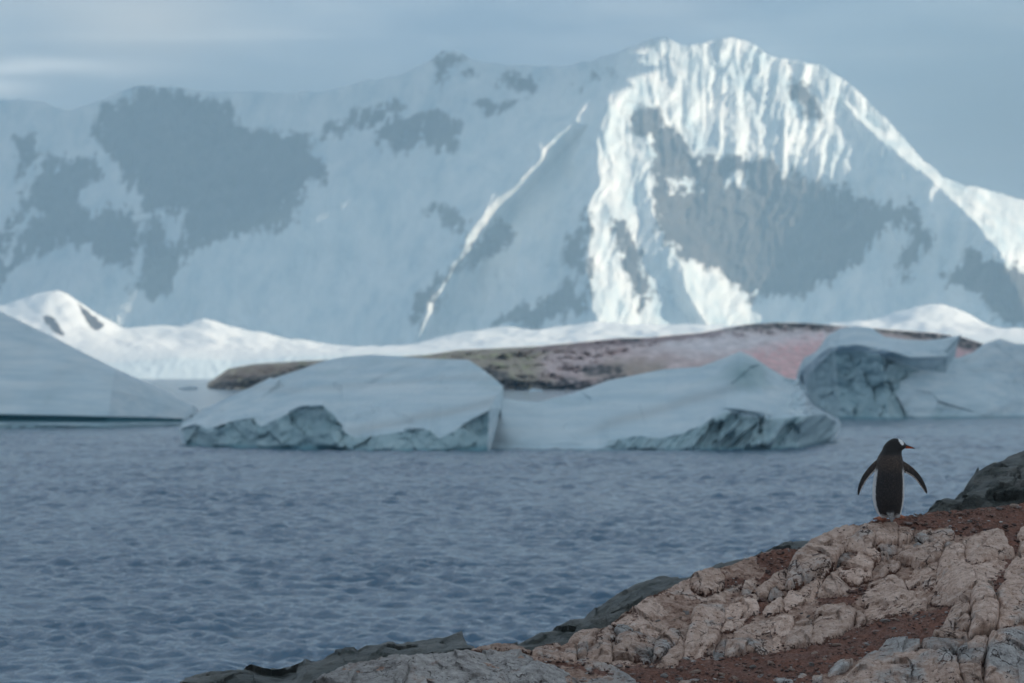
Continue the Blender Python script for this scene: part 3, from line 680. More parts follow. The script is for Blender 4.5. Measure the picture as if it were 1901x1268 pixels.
# 3 the berg running out of the frame on the left, with a wave-cut notch
def leftberg():
    W = [(-420,797),(0,795),(200,794),(338,790)]
    A = [(-420,789),(0,787),(200,787),(339,785)]
    Nn = [(-420,778),(0,777),(200,780),(338,781)]
    C = [(-420,766),(0,769),(150,772),(280,775),(340,777)]
    B = [(-420,660),(-200,665),(0,690),(120,705),(240,730),(346,764)]
    K = [(-420,470),(-260,430),(-120,500),(0,578),(50,602),(100,626),(160,657),(210,682),(270,709),(310,727),(340,744),(357,752)]
    def disp(PX, PY, Y, T, P):
        d = np.zeros(P.shape); up = sstep(3, 3.2, T)*sstep(5, 4.85, T)
        d[..., 1] += up*(0.9*fbm(xyz((PX+1.2*PY)/170, (PY-0.5*PX)/90, 3), 2) + 0.06*fbm(xyz(PX/40, PY/30, 4), 2))
        d[..., 1] += (T > 0)*(T < 1)*0.4*fbm(xyz(PX/24, T*3, 6), 3)
        return d
    def af(PX, PY, T, P):
        s = fbm(xyz((PX+1.0*PY)/46, (PY-0.55*PX)/200, 12), 3)
        bare_tone = 0.26 + 0.14*np.clip(s, 0, 1)*(T > 3) + 0.25*(T < 1)
        dirt = np.clip(0.35+0.9*fbm(xyz((PX+PY)/90, (PY-PX)/160, 19), 3), 0, 1)*(T > 3)*sstep(5, 4.5, T)*0.3
        return bare_tone, np.clip(sstep(1.0, 1.6, T)*sstep(3.05, 2.95, T)*0.95 + 0.35*(T < 1), 0, 1), dirt  # shade and water reflection of the notch painted in as dark teal
    make_berg('iceberg', [(W, 0), (A, 0.3), (Nn, [2.4, 2.2, 1.2]), (C, [1.0, 1.0, 0.6]), (B, [9, 8, 3]), (K, [24, 20, 8])], [6, 6, 8, 22, 30], 300, 16, af, disp,
        'smooth sloping iceberg cut off by the left edge, dark notch at its waterline', [1, 3], ['wave_cut_foot', 'notch', 'snow_slope'])
leftberg()
# 4 the farther berg on the right: hollow dark face under a thin snow cap, and a rounded shoulder
def hollow():
    W = [(1497,772),(1520,775),(1560,777),(1650,778),(1742,776)]
    M = [(1496,735),(1520,722),(1570,716),(1650,722),(1735,756)]
    E = [(1490,700),(1512,684),(1543,651),(1590,650),(1631,657),(1668,672),(1722,692)]
    E2 = [(1486,690),(1508,668),(1540,644),(1590,640),(1640,648),(1690,664),(1760,662)]
    K = [(1484,684),(1493,664),(1514,654),(1538,622),(1560,610),(1587,605),(1617,608),(1642,625),(1680,630),(1716,632),(1746,629),(1784,622)]
    def disp(PX, PY, Y, T, P):
        d = np.zeros(P.shape); f = sstep(0, .2, T)*sstep(2, 1.8, T)
        d[..., 1] += f*(0.45*ridged(xyz((PX-0.5*PY)/40, PY/24, 3), 2) + 0.22*fbm(xyz(PX/11, PY/10, 5), 3))
        d[..., 1] += sstep(2, 2.2, T)*sstep(4, 3.8, T)*0.9*fbm(xyz(PX/40, PY/14, 8), 3) + f*1.6*chips(PX/34, PY/30, 4.0)
        return d
    def af(PX, PY, T, P):
        bare_tone = (T < 2)*0.62*sstep(1490, 1512, PX+0.2*(PY-700)) + 0.22
        return bare_tone, sstep(0.12, 0.0, T)*0.6+0*PX, 0*PX
    r = make_berg('iceberg', [(W, 0), (M, [2, 3.5, 4, 3, 2]), (E, [2, 3.5, 3.5, 3, 2]), (E2, [1.2, 1.5, 1.5, 1.5, 1.5]), (K, [4, 12, 14, 12, 10])], [22, 22, 8, 18], 280, 12, af, disp,
        'far iceberg with a hollow dark face under a white cap, behind the penguin', [2], ['hollow_face', 'snow_cap'])
    W2 = [(1688,776.5),(1760,776),(1850,775),(1950,773),(2240,770)]
    M2 = [(1660,728),(1740,735),(1850,735),(1960,728),(2240,700)]
    K2 = [(1652,694),(1664,674),(1696,656),(1730,662),(1780,664),(1805,655),(1827,638),(1856,628),(1886,638),(1930,640),(2020,610),(2120,590),(2240,650)]
    PX, PY, Y, T = berg_grid([(W2, -4.0), (M2, [-3.5, -1, 0, 0]), (K2, [2, 7, 9, 9])], [26, 26], 320); P = at(PX, PY, Y)
    P[..., 1] += sstep(0, .2, T)*sstep(2, 1.9, T)*(1.5*fbm(xyz(PX/90, PY/45, 31), 2) + 0.12*fbm(xyz(PX/30, PY/20, 33), 2) + 0.45*chips((PX+0.5*PY)/95, (PY-0.4*PX)/60, 6.0))
    bare_tone = 0.24+0.30*np.clip(fbm(xyz((PX+PY)/60, (PY-PX)/150, 35), 3), 0, 1)
    P = close_back(P, 10); ext = lambda a: np.concatenate([a[:1], a, np.repeat(a[-1:], 7, 0)], 0)
    o = grid_mesh('rounded_shoulder', P, M_ICE, attrs={'bare_tone': ext(bare_tone), 'teal': ext(sstep(0.15, 0, T)*0.6), 'dirt': ext(0*T)}); adopt(o, r)
    # the thin blue fin standing between cap and shoulder
    q = np.linspace(0, 1, 26)[:, None]; w = np.linspace(0, 1, 5)[None, :]
    fx = 1700+84*q+0*w; fy = (690-68*q**1.3)+(26*(1-q)+3)*w; Yf = SEA_Y(776.0)+1.0+2*q+0*w+0.5*fbm(xyz(q*5, w*3, 2), 2)
    V = at(fx, fy, Yf); Vb = V.copy(); Vb[..., 1] += 1.6
    n = 26*5; Fq = np.concatenate([grid_faces(26, 5), grid_faces(26, 5, True)+n]); rim = [i for i in range(5)]+[5*i+4 for i in range(1, 26)]+[125+i for i in range(3, -1, -1)]+[5*i for i in range(24, 0, -1)]
    Fq = np.concatenate([Fq, [(a, b, b+n, a+n) for a, b in zip(rim, rim[1:]+rim[:1])]])
    o = mesh_raw('ice_fin', np.concatenate([V.reshape(-1, 3), Vb.reshape(-1, 3)]), Fq, M_ICE, attrs={'bare_tone': np.full(2*n, 0.0), 'teal': np.full(2*n, 0.18), 'dirt': np.zeros(2*n)}); adopt(o, r)
hollow()
# small pieces of ice drifting off the island
def growler(px, py, w, h, seed, label):
    Y = float(SEA_Y(py)); bm = bmesh.new(); bmesh.ops.create_icosphere(bm, subdivisions=3, radius=1.0)
    V = np.array([v.co[:] for v in bm.verts]); k = fbm(V*1.6+seed, 3); V = V*(1+0.45*k)[:, None]*np.array([w/2, w*0.35, h]); V[:, 2] -= 0.12*h
    fa = np.array([[v.index for v in f.verts] for f in bm.faces]); bm.free(); c = at(px, py, Y)
    n = len(V); o = mesh_raw('ice_floe', V, fa, M_ICE, attrs={'bare_tone': np.full(n, 0.1), 'teal': np.zeros(n), 'dirt': np.zeros(n)}); o.location = (float(c[0]), float(c[1]), 0.0)
    tag(o, label, 'ice floe', 'small floes off the island')
growler(995, 727, 5.0, 0.9, 3, 'small white floe drifting below the dark shore of the island')
growler(352, 723, 7.0, 1.0, 8, 'small white floe drifting beside the brown tip of the island')

# ------------------------------------------------------------------ the rocky point in front
GCREST = np.array([(380,1330),(480,1300),(560,1277),(612,1254),(640,1240),(700,1228),(760,1220),(865,1210),(920,1203),(1000,1208),(1040,1197),(1060,1190),(1100,1177),(1135,1166),(1171,1142),(1210,1112),(1240,1099),(1290,1073),
    (1340,1053),(1380,1036),(1440,1020),(1480,1017.5),(1500,1013),(1540,993),(1580,978),(1605,970.5),(1622,966.5),(1640,964.0),(1655,963),(1672,961),(1700,956),(1760,949),(1820,944),(1880,937),(1901,933),(2000,915),(2250,880)], float)
def crest(px): return np.interp(px, GCREST[:, 0], GCREST[:, 1])
_cp = np.array([  # photo pixel -> distance of the ground in metres
 (480,1300,31.6),(640,1240,31.8),(760,1222,32.0),(900,1206,32.4),(640,1330,30.9),(900,1268,31.4),(900,1340,30.8),(1050,1215,32.6),(1050,1268,31.8),
 (1060,1190,33.2),(1135,1166,33.5),(1210,1112,34.2),(1290,1073,34.7),(1200,1180,33.3),(1150,1230,32.6),(1210,1225,32.8),
 (1380,1036,35.1),(1480,1017,35.4),(1350,1130,34.3),(1300,1190,33.4),(1330,1222,32.9),(1330,1268,32.2),(1200,1268,32.0),(1330,1340,31.5),
 (1580,980,35.7),(1650,967,35.85),(1560,1060,35.0),(1500,1130,34.3),(1480,1190,33.5),(1600,1150,34.1),(1600,1200,33.2),(1480,1240,32.6),(1560,1250,32.3),(1560,1340,31.5),
 (1760,949,36.3),(1901,933,36.7),(1800,985,35.6),(1760,1050,35.0),(1700,1110,34.4),(1760,1120,34.1),(1850,1050,34.9),(1740,1150,33.4),(1680,1190,33.0),(1700,1215,32.6),
 (1800,1100,33.7),(1800,1180,32.9),(1860,1080,34.2),(1870,1160,33.2),(1860,1200,32.6),(1860,1268,32.2),(1740,1268,32.1),(1740,1340,31.6),(1901,1340,31.6),(2050,1000,35.8),(2100,1200,33.0),(2200,900,37.0),(2150,1340,31.8)], float)
def _tps(cp, lam=18.0):
    n = len(cp); X = cp[:, :2]/100.0
    d = np.linalg.norm(X[:, None]-X[None], axis=-1); K = np.where(d > 0, d*d*np.log(d+1e-9), 0) + np.eye(n)*lam/100
    Pm = np.c_[np.ones(n), X]; A = np.zeros((n+3, n+3)); A[:n, :n] = K; A[:n, n:] = Pm; A[n:, :n] = Pm.T
    return np.linalg.solve(A, np.r_[cp[:, 2], 0, 0, 0]), X
_w, _X = _tps(_cp)
def ground_Y(px, py):
    px = np.asarray(px, float); py = np.asarray(py, float); sh = np.broadcast(px, py).shape
    q = np.stack([np.broadcast_to(px, sh).ravel(), np.broadcast_to(py, sh).ravel()], -1)/100.0; out = np.empty(len(q))
    for i in range(0, len(q), 60000):
        d = np.linalg.norm(q[i:i+60000, None]-_X[None], axis=-1); out[i:i+60000] = np.where(d > 0, d*d*np.log(d+1e-9), 0)@_w[:-3] + _w[-3] + q[i:i+60000]@_w[-2:]
    return out.reshape(sh)
OUT = np.array([0.0, -0.80, 0.60])     # a block stands proud of the slope in this direction

SOIL = [[(1000,1226),(1150,1238),(1215,1230),(1330,1218),(1430,1208),(1500,1190),(1560,1178),(1640,1150),(1700,1140),(1745,1124),(1790,1100),(1800,1130),(1750,1165),(1740,1190),(1650,1195),(1590,1225),(1520,1255),(1500,1345),(1180,1345),(1150,1260)],
  [(1555,968),(1600,955),(1650,945),(1760,930),(1901,925),(2240,870),(2240,1010),(1901,985),(1870,1000),(1830,985),(1790,1000),(1770,984),(1700,984),(1660,972)],
  [(1840,960),(1890,960),(1892,1010),(1880,1050),(1870,1080),(1850,1098),(1835,1090),(1860,1060),(1872,1030),(1868,1000)],
  [(1400,1030),(1480,1012),(1476,1040),(1465,1062),(1440,1085),(1410,1085),(1420,1060)], [(1345,1068),(1400,1076),(1390,1090),(1345,1088)], [(1392,1112),(1425,1118),(1424,1140),(1398,1146),(1390,1160),(1375,1150)],
  [(1515,1104),(1560,1110),(1600,1088),(1620,1080),(1600,1110),(1570,1130),(1520,1124)]]
def build_ground():
    px = np.arange(470, 2230, 2.0); nv = 190; nb = 24
    cr = crest(px) + 1.2*fbm(xyz(px/14, 0, 3), 3)
    t = np.linspace(0, 1, nv)[:, None]
    PX = np.repeat(px[None, :], nv, 0); PY = 1345 + (cr[None, :]-1345)*t
    Y = ground_Y(PX, PY); P = at(PX, PY, Y)
    q = P*1.0
    lumps = 0.022*fbm(q*3.2, 3) + 0.013*fbm(q*11, 3) + 0.010*fbm(q*34, 3)
    d1, d2, idv = cell(np.stack([q[..., 0]*17+0.4*fbm(q*9, 2), (q[..., 1]*0.6+q[..., 2])*17], -1))
    lumps = lumps + 0.013*idv*sstep(0.04, 0.30, d2-d1)         # clods
    jx = PX+9*fbm(xyz(PX/22, PY/16, 61), 3); jy = PY+7*fbm(xyz(PX/22, PY/16, 65), 3); soil = np.full(PX.shape, -30.0)
    for Z in SOIL: soil = np.maximum(soil, poly_sd(jx, jy, Z))
    sv = np.clip(0.5+soil/16, 0, 1)
    P = P + (lumps-0.022*(1-sv))[..., None]*OUT
    s = np.linspace(0, 1, nb+1)[1:, None]; top = P[-1]
    back = np.stack([top[:, 0][None, :]*(1+0.02*s), top[:, 1][None, :]+0.05*s+7.5*s**1.5, top[:, 2][None, :]-4.6*s**2.4-0.05*s], -1)
    back[..., 2] += 0.05*s*fbm(back*1.3, 3)
    P = np.concatenate([P, back], 0)
    sv = np.concatenate([sv, np.repeat(sv[-1:], nb, 0)], 0)
    o = grid_mesh('ground', P, M_SOIL, attrs={'soil': sv}); tag(o, 'reddish-brown guano soil between the pale rocks', kind='structure')
build_ground()

CROPS = {'c1': (980,1060), 'c2': (1220,1010), 'c3': (1440,960), 'c4': (1641,930), 'c5': (1641,1060), 'c6': (1440,1060), 'c7': (1200,1060)}
def tr(c, pts):
    if c == 'f': return np.array(pts, float)
    ox, oy = CROPS[c]; return np.array([(ox+u/6.096, oy+v/6.096) for u, v in pts])
# (crop, outline, how far it stands proud in m, grey 0..1, tone)
STONES = [
('c1',[(50,905),(110,860),(220,820),(330,815),(365,850),(300,900),(330,975),(200,960),(60,935)],.07,.35,.95),
('c1',[(255,935),(370,860),(480,815),(555,870),(555,990),(420,1000),(330,985)],.08,.35,.95),
('c1',[(465,800),(500,740),(620,690),(740,675),(855,645),(710,735),(580,800),(490,812)],.07,.4,1.0),
('c1',[(570,855),(620,790),(720,742),(815,715),(795,785),(690,855),(672,888),(580,892)],.06,.4,.95),
('c1',[(562,900),(668,892),(662,1000),(558,985)],.06,.4,.9),
('c1',[(800,715),(850,655),(950,615),(980,680),(990,765),(830,805),(775,795)],.08,.45,.9),
('c1',[(983,685),(990,618),(1080,612),(1150,645),(1195,705),(1060,715)],.08,.75,.85),
('c1',[(675,895),(780,812),(900,800),(955,840),(948,1005),(860,1020),(668,1000)],.11,.45,.95),
('c1',[(955,850),(1060,818),(1135,880),(1085,925),(960,942)],.08,.3,.85),
('c1',[(988,772),(1050,715),(1250,705),(1345,715),(1445,770),(1425,835),(1250,832),(1135,875),(1060,820)],.10,.55,.85),
('c1',[(1140,892),(1260,840),(1422,838),(1422,990),(1370,1035),(1200,1005),(1130,945)],.11,.6,.82),
('c1',[(958,950),(1080,930),(1130,950),(1205,1010),(1110,1075),(960,1045),(938,1000)],.08,.55,.85),
('f',[(1134,1161),(1152,1147),(1165,1138),(1171,1137),(1173,1131),(1190,1118),(1210,1106),(1240,1094),(1270,1079),(1281,1074),(1284,1088),(1280,1098),(1294,1102),(1306,1107),(1303,1114),(1290,1122),(1284,1138),(1266,1158),(1250,1168),(1226,1181),(1216,1185),(1200,1176),(1178,1174),(1168,1166),(1156,1161)],.06,.05,1.1),
('c7',[(75,1035),(85,930),(110,800),(170,720),(290,665),(378,688),(368,760),(312,850),(222,922),(132,1005)],.12,.45,1.0),
('c7',[(100,1095),(200,985),(290,905),(350,845),(410,822),(428,900),(402,985),(340,1055),(200,1085)],.08,.15,.95),
('c7',[(388,705),(430,662),(522,582),(502,682),(462,742),(442,802),(352,832)],.06,.15,1.0),
('c7',[(530,440),(620,400),(720,398),(820,388),(893,400),(882,560),(862,602),(832,722),(792,832),(682,862),(602,852),(572,932),(482,952),(452,985),(430,972),(438,832),(478,700),(520,580)],.16,.25,1.05),
('c7',[(585,872),(650,855),(682,882),(640,945),(570,988),(540,978)],.06,.3,1.05),
('c7',[(680,882),(720,845),(785,848),(742,945),(690,935)],.05,.5,.8),
('c2',[(370,402),(400,368),(550,308),(690,268),(760,355),(752,482),(702,552),(552,582),(452,532),(380,482)],.09,.05,1.0),
('c2',[(528,602),(640,572),(760,540),(852,520),(872,600),(802,682),(640,684),(520,694)],.05,.25,1.05),
('c2',[(765,500),(850,460),(962,453),(942,492),(800,542),(765,536)],.05,.2,.95),
('c2',[(968,502),(1010,430),(1080,402),(1142,440),(1152,500),(1060,562),(960,572)],.06,.45,1.0),
('c2',[(1060,568),(1260,430),(1320,358),(1420,302),(1478,298),(1468,502),(1332,512),(1262,540),(1242,612),(1152,612),(1112,572)],.09,.3,1.0),
('c2',[(1265,600),(1288,530),(1340,508),(1402,560),(1425,580),(1258,638)],.06,.6,.9),
('c2',[(790,702),(900,640),(1050,580),(1112,574),(1155,622),(1130,642),(1020,642),(880,662)],.09,.35,1.05),
('c2',[(775,742),(850,682),(1020,642),(1125,640),(1148,742),(1148,785),(1060,815),(860,855),(757,885),(768,762)],.10,.25,1.1),
('c2',[(1175,785),(1250,710),(1330,650),(1402,608),(1420,640),(1415,745),(1300,795),(1200,805)],.08,.3,1.0),
('c3',[(98,1055),(108,920),(148,850),(300,780),(440,718),(550,698),(505,792),(452,872),(372,984),(250,1016)],.09,.25,1.1),
('c3',[(135,602),(180,518),(240,408),(330,335),(420,264),(530,202),(650,146),(780,100),(920,80),(985,105),(962,172),(902,192),(842,242),(792,302),(772,382),(722,422),(702,482),(682,552),(622,602),(592,672),(552,690),(432,710),(342,742),(282,792),(150,832),(115,802),(140,642)],.13,.35,1.1),
('c3',[(-60,720),(0,668),(100,602),(138,602),(128,720),(112,805),(0,818),(-60,810)],.08,.3,1.0),
('c3',[(-60,850),(0,830),(100,848),(135,860),(102,895),(0,925),(-60,920)],.06,.4,.9),
('c3',[(975,132),(1060,85),(1200,72),(1196,130),(1154,180),(1124,280),(1094,362),(960,394),(870,374),(778,364),(798,302),(868,242),(918,202),(948,172)],.13,.3,1.1),
('c3',[(1132,180),(1200,98),(1260,68),(1365,68),(1386,130),(1380,284),(1300,324),(1130,354),(1112,270)],.13,.3,1.15),
('c3',[(1388,150),(1400,118),(1500,148),(1545,180),(1545,232),(1502,284),(1400,294),(1383,262)],.09,.2,1.0),
('c3',[(716,484),(760,408),(850,378),(904,410),(884,474),(802,545),(686,550)],.08,.85,.7),
('c3',[(618,612),(780,550),(900,490),(928,430),(1000,398),(1100,383),(1185,430),(1180,520),(1072,590),(1088,692),(952,764),(870,780),(790,744),(740,702)],.13,.3,1.1),
('c3',[(1076,602),(1190,500),(1330,488),(1405,540),(1374,594),(1300,628),(1100,704)],.09,.2,1.05),
('c3',[(610,658),(680,680),(760,740),(885,792),(874,834),(780,864),(650,884),(486,924),(486,850),(558,730)],.07,.2,1.15),
('c3',[(1136,376),(1200,343),(1330,328),(1385,338),(1362,404),(1280,424)],.07,.5,.95),
('c3',[(1166,472),(1200,428),(1250,406),(1270,440),(1232,474)],.06,.4,1.0),
('c3',[(1383,352),(1480,318),(1590,306),(1590,342),(1440,384),(1388,404)],.06,.45,.95),
('c4',[(328,502),(380,476),(434,490),(422,524),(350,534)],.05,.5,1.0),
('c4',[(434,502),(470,468),(514,480),(492,514),(450,524)],.05,.5,.9),
('c4',[(200,602),(330,550),(480,500),(644,486),(666,560),(644,644),(560,684),(420,744),(308,724),(230,684),(146,642)],.10,.2,1.05),
('c4',[(418,342),(530,328),(562,380),(620,340),(762,318),(804,400),(704,454),(560,484),(430,464),(338,412)],.07,.2,.9),
('c4',[(678,512),(720,468),(804,462),(792,492),(700,544)],.05,.35,1.0),
('c4',[(848,452),(880,428),(964,426),(952,484),(880,504)],.05,.5,.95),
('c4',[(928,532),(960,430),(1060,388),(1120,348),(1240,326),(1334,368),(1386,440),(1406,540),(1474,602),(1444,664),(1300,642),(1180,662),(1010,700),(938,654),(913,612)],.09,.15,1.05),
('c4',[(678,562),(780,480),(850,480),(912,530),(906,640),(920,722),(1004,744),(1180,672),(1300,657),(1434,672),(1362,784),(1240,904),(1150,964),(1000,984),(832,1054),(740,1074),(598,1014),(588,900),(618,760),(650,640)],.10,.2,1.1),
('c4',[(602,690),(608,800),(582,960),(440,1064),(328,1014),(258,934),(278,850),(380,760),(500,703)],.08,.1,1.0),
('c6',[(968,332),(1000,228),(1080,148),(1200,88),(1330,58),(1470,180),(1482,250),(1562,240),(1584,330),(1704,370),(1704,444),(1480,474),(1280,514),(1140,564),(1018,564),(1008,500),(1060,400)],.11,.1,1.0),
('c4',[(548,1102),(580,1038),(700,1060),(740,1080),(900,1050),(1004,1008),(982,1084),(960,1184),(800,1184),(600,1194),(538,1154)],.07,.1,.9),
('c6',[(438,602),(450,478),(560,418),(690,428),(770,408),(832,460),(904,500),(884,604),(802,694),(660,754),(540,814),(386,844),(398,702)],.13,.15,1.05),
('c6',[(880,624),(918,480),(1004,520),(1014,594),(950,626)],.08,.15,.9),
('c6',[(128,722),(200,618),(300,558),(404,598),(424,680),(394,824),(330,856),(120,886),(106,852)],.09,.15,.95),
('c6',[(-160,690),(-100,600),(0,558),(60,538),(192,538),(202,600),(142,742),(102,874),(0,906),(-150,930)],.11,.15,1.05),
('c7',[(898,732),(1040,678),(1110,638),(1250,598),(1400,558),(1552,536),(1590,560),(1574,640),(1500,702),(1330,742),(1150,754),(1000,764)],.09,.15,1.05),
('c7',[(880,994),(900,830),(1000,798),(1190,788),(1222,798),(1400,754),(1420,760),(1430,900),(1300,944),(1250,904),(1080,934)],.09,.25,.9),
('c7',[(753,996),(788,842),(902,768),(892,862),(872,985)],.08,.6,.85),
('c7',[(868,612),(970,568),(1146,536),(1082,642),(980,662),(848,692)],.07,.2,1.15),
# the lower ledge at the right
('c5',[(996,252),(1060,178),(1180,176),(1224,210),(1234,290),(1296,420),(1274,600),(1244,694),(1100,720),(956,786),(976,600),(976,400)],.22,.45,1.05),
('c5',[(666,634),(740,520),(790,440),(850,368),(882,352),(932,400),(964,440),(964,522),(880,562),(800,622),(792,704),(680,664)],.17,.35,1.1),
('c5',[(798,622),(900,563),(966,590),(964,692),(798,724)],.15,.2,1.0),
('c5',[(546,774),(580,718),(650,658),(744,680),(760,722),(954,700),(954,786),(740,790)],.10,.3,.9),
('c5',[(1286,322),(1300,218),(1360,148),(1480,98),(1640,110),(1760,300),(1740,560),(1585,562),(1450,604),(1286,696),(1276,640),(1320,420)],.17,.35,1.05),
('c5',[(1166,902),(1190,788),(1260,718),(1400,678),(1520,666),(1640,690),(1760,800),(1760,1350),(1124,1350),(1158,1050)],.20,.6,1.0),
('c5',[(-64,904),(30,808),(240,782),(340,808),(404,798),(404,864),(300,934),(180,944),(0,924)],.13,.7,.95),
('c5',[(436,884),(448,808),(540,787),(940,782),(964,812),(860,854),(830,924),(720,964),(560,934)],.12,.7,.95),
('c5',[(828,934),(960,832),(1020,778),(1150,748),(1174,820),(1134,1004),(1080,1074),(850,1064),(838,984)],.11,.4,1.0),
('c5',[(848,1084),(960,1063),(1094,1090),(1116,1350),(930,1350),(858,1184)],.14,.45,1.0),
('c5',[(-560,1280),(-400,1178),(-300,1078),(-200,958),(-90,915),(0,932),(150,950),(350,915),(424,904),(560,944),(740,984),(824,1014),(842,1184),(924,1350),(-600,1350)],.15,.5,1.0),
('c6',[(538,1174),(560,1108),(740,1018),(884,1028),(800,1092),(650,1174),(560,1194)],.08,.55,1.05),
('c6',[(178,1214),(300,1178),(404,1200),(300,1300),(200,1300)],.06,.6,1.0),
('c6',[(376,1300),(420,1198),(520,1178),(534,1222),(480,1300)],.07,.6,1.0),
('c7',[(1296,1222),(1400,1203),(1590,1226),(1660,1262),(1640,1310),(1290,1310)],.06,.6,1.0),
('c7',[(345,1300),(372,1250),(560,1243),(600,1300)],.05,.6,1.0),
('c4',[(1526,542),(1590,468),(1680,470),(1690,620),(1540,596)],.09,.4,1.05),
('c4',[(1438,722),(1490,638),(1590,648),(1660,700),(1640,790),(1450,804)],.10,.3,1.0),
('c4',[(1438,834),(1500,798),(1590,798),(1510,894),(1440,864)],.08,.25,.95),
('c4',[(1498,934),(1530,858),(1600,806),(1700,830),(1680,950),(1560,950)],.12,.4,.9),
('c4',[(1518,402),(1560,298),(1620,256),(1690,330),(1640,450),(1530,464)],.08,.2,1.0),
# the grey ledge at the bottom left
('f',[(555,1290),(585,1264),(612,1250),(640,1235),(700,1224),(737,1217),(762,1240),(742,1290),(735,1345),(560,1345)],.12,.95,.95),
('f',[(735,1218),(800,1214),(880,1208),(960,1206),(992,1224),(962,1246),(880,1280),(860,1345),(738,1345),(744,1290),(764,1240)],.13,.95,.95),
('f',[(958,1208),(1040,1214),(1100,1224),(1140,1238),(1182,1264),(1190,1345),(1110,1345),(1095,1282),(1048,1240),(985,1226)],.08,.6,.95),
('f',[(880,1282),(965,1248),(990,1230),(1045,1242),(1092,1284),(1105,1345),(865,1345)],.12,.85,1.0),
('f',[(866,1211),(890,1201),(920,1197),(958,1201),(1002,1211),(958,1208)],.06,.2,.75),
]
def grow(p, d):
    """push an outline outwards by d pixels"""
    a = 0.5*np.sum(p[:, 0]*np.roll(p[:, 1], -1)-np.roll(p[:, 0], -1)*p[:, 1]); e = np.roll(p, -1, 0)-p; e /= np.linalg.norm(e, axis=1)[:, None]+1e-9
    nrm = np.stack([e[:, 1], -e[:, 0]], -1)*(1 if a > 0 else -1); v = nrm+np.roll(nrm, 1, 0); v /= np.maximum(np.linalg.norm(v, axis=1)[:, None], 0.5)
    return p+v*d
def chaikin(p, k=1, w=0.14):
    for _ in range(k):
        q = np.roll(p, -1, 0); p = np.stack([p*(1-w)+q*w, p*w+q*(1-w)], 1).reshape(-1, 2)
    return p
def build_stones():
    lower = empty('rock_outcrop', tuple(float(v) for v in at(1740, 1230, 32.6))); tag(lower, 'pale jointed rock ledge at the lower right corner', 'rock', 'rock ledges of the point')
    upper = empty('rock_outcrop', tuple(float(v) for v in at(1480, 1120, 34.4))); tag(upper, 'pinkish-tan fractured rock outcrop the penguin stands on', 'rock', 'rock ledges of the point')
    grey = empty('rock_outcrop', tuple(float(v) for v in at(900, 1260, 31.6))); tag(grey, 'grey veined rock ledge along the bottom edge of the picture', 'rock', 'rock ledges of the point')
    rng = np.random.default_rng(11)
    for c, pts, hgt, gy, tone in list(STONES):          # the outcrop carries on past the right edge of the picture
        m = tr(c, pts); cm_ = m.mean(0)
        if 1545 < cm_[0] < 1850 and cm_[1] < 1180: STONES.append(('f', [tuple(p) for p in m*np.array([1.03, 1.0])+np.array([300, -34])], hgt, gy, tone))
    for i, (c, pts, hgt, gy, tone) in enumerate(STONES):
        poly = chaikin(grow(tr(c, pts), 2.5)); lo = poly.min(0)-3; hi = poly.max(0)+3
        step = 1.25 if (hi-lo).max() < 140 else 1.5
        X, Yp = np.meshgrid(np.arange(lo[0], hi[0], step), np.arange(lo[1], hi[1], step))
        sd = poly_sd(X + 2.0*fbm(xyz(X/9, Yp/9, i), 3), Yp + 2.0*fbm(xyz(X/9, Yp/9, i+50), 3), poly)
        keep = sd > -2.2
        W = at(X, Yp, ground_Y(X, Yp)); cxy = poly.mean(0)
        size = math.sqrt(np.prod(hi-lo)); w = 1.1+min(size*0.014, 1.6)
        prof = 1-np.exp(-np.clip(sd, 0, None)/w); prof = np.where(sd < 0, sd*0.22, prof)
        # each block is a cut face of its own: tilted, with a few broken planes across it
        ga, gb = rng.normal(size=2)*0.00045
        tilt = ga*(X-cxy[0]) + gb*(Yp-cxy[1])
        q = W + i*3.1
        planes = np.zeros(X.shape)
        for k in range(3):
            th = rng.random()*6.283; off = rng.normal()*0.22*size
            dd = (X-cxy[0])*math.cos(th)+(Yp-cxy[1])*math.sin(th)-off + 3*fbm(xyz(X/26, Yp/26, i+k*7), 2)
            planes -= np.clip(dd, 0, None)*rng.uniform(0.0004, 0.0020)
        a0 = rng.random()*0.9-0.2; rx_, ry_ = X*math.cos(a0)+Yp*math.sin(a0), -X*math.sin(a0)+Yp*math.cos(a0)     # bedding of this block
        wx_, wy_ = 3.0*fbm(xyz(X/24, Yp/24, i), 3), 3.0*fbm(xyz(X/24, Yp/24, i+9), 3)
        wig = 0.012*fbm(q*2.6, 2) + 0.075*chips((rx_+wx_)/52, (ry_+wy_)/30, i*0.37) + 0.018*chips((rx_+wx_)/19, (ry_+wy_)/12, i*0.61+4) + 0.006*fbm(q*16, 3) + 0.006*fbm(q*46, 3, 0.6)
        wig = np.clip(wig, -0.06, 0.06)
        h = hgt*prof*0.8 + np.clip(prof, 0, 1)*(np.clip(tilt, -0.05, 0.05) + np.clip(planes, -0.07, 0)) + (0.25+0.75*np.clip(prof, 0, 1))*wig - 0.010
        P = W + h[..., None]*OUT
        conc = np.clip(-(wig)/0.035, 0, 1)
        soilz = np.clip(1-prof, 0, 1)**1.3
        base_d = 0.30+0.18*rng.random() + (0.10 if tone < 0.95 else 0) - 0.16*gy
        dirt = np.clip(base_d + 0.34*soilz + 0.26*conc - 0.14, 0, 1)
        A = {'grey': np.full(X.shape, gy*0.75+0.08) + 0.25*fbm(q*1.7, 2), 'tone': np.full(X.shape, tone*rng.uniform(0.94, 1.20)), 'dirt': dirt}
        o = grid_mesh('stone', P, M_ROCK, attrs=A, keep=keep, flip=True)
        par = grey if (c == 'f' and cxy[1] > 1190 and cxy[0] < 1200) else (lower if (c == 'c5' or (cxy[1] > 1215 and cxy[0] > 1180)) else upper)
        adopt(o, par)
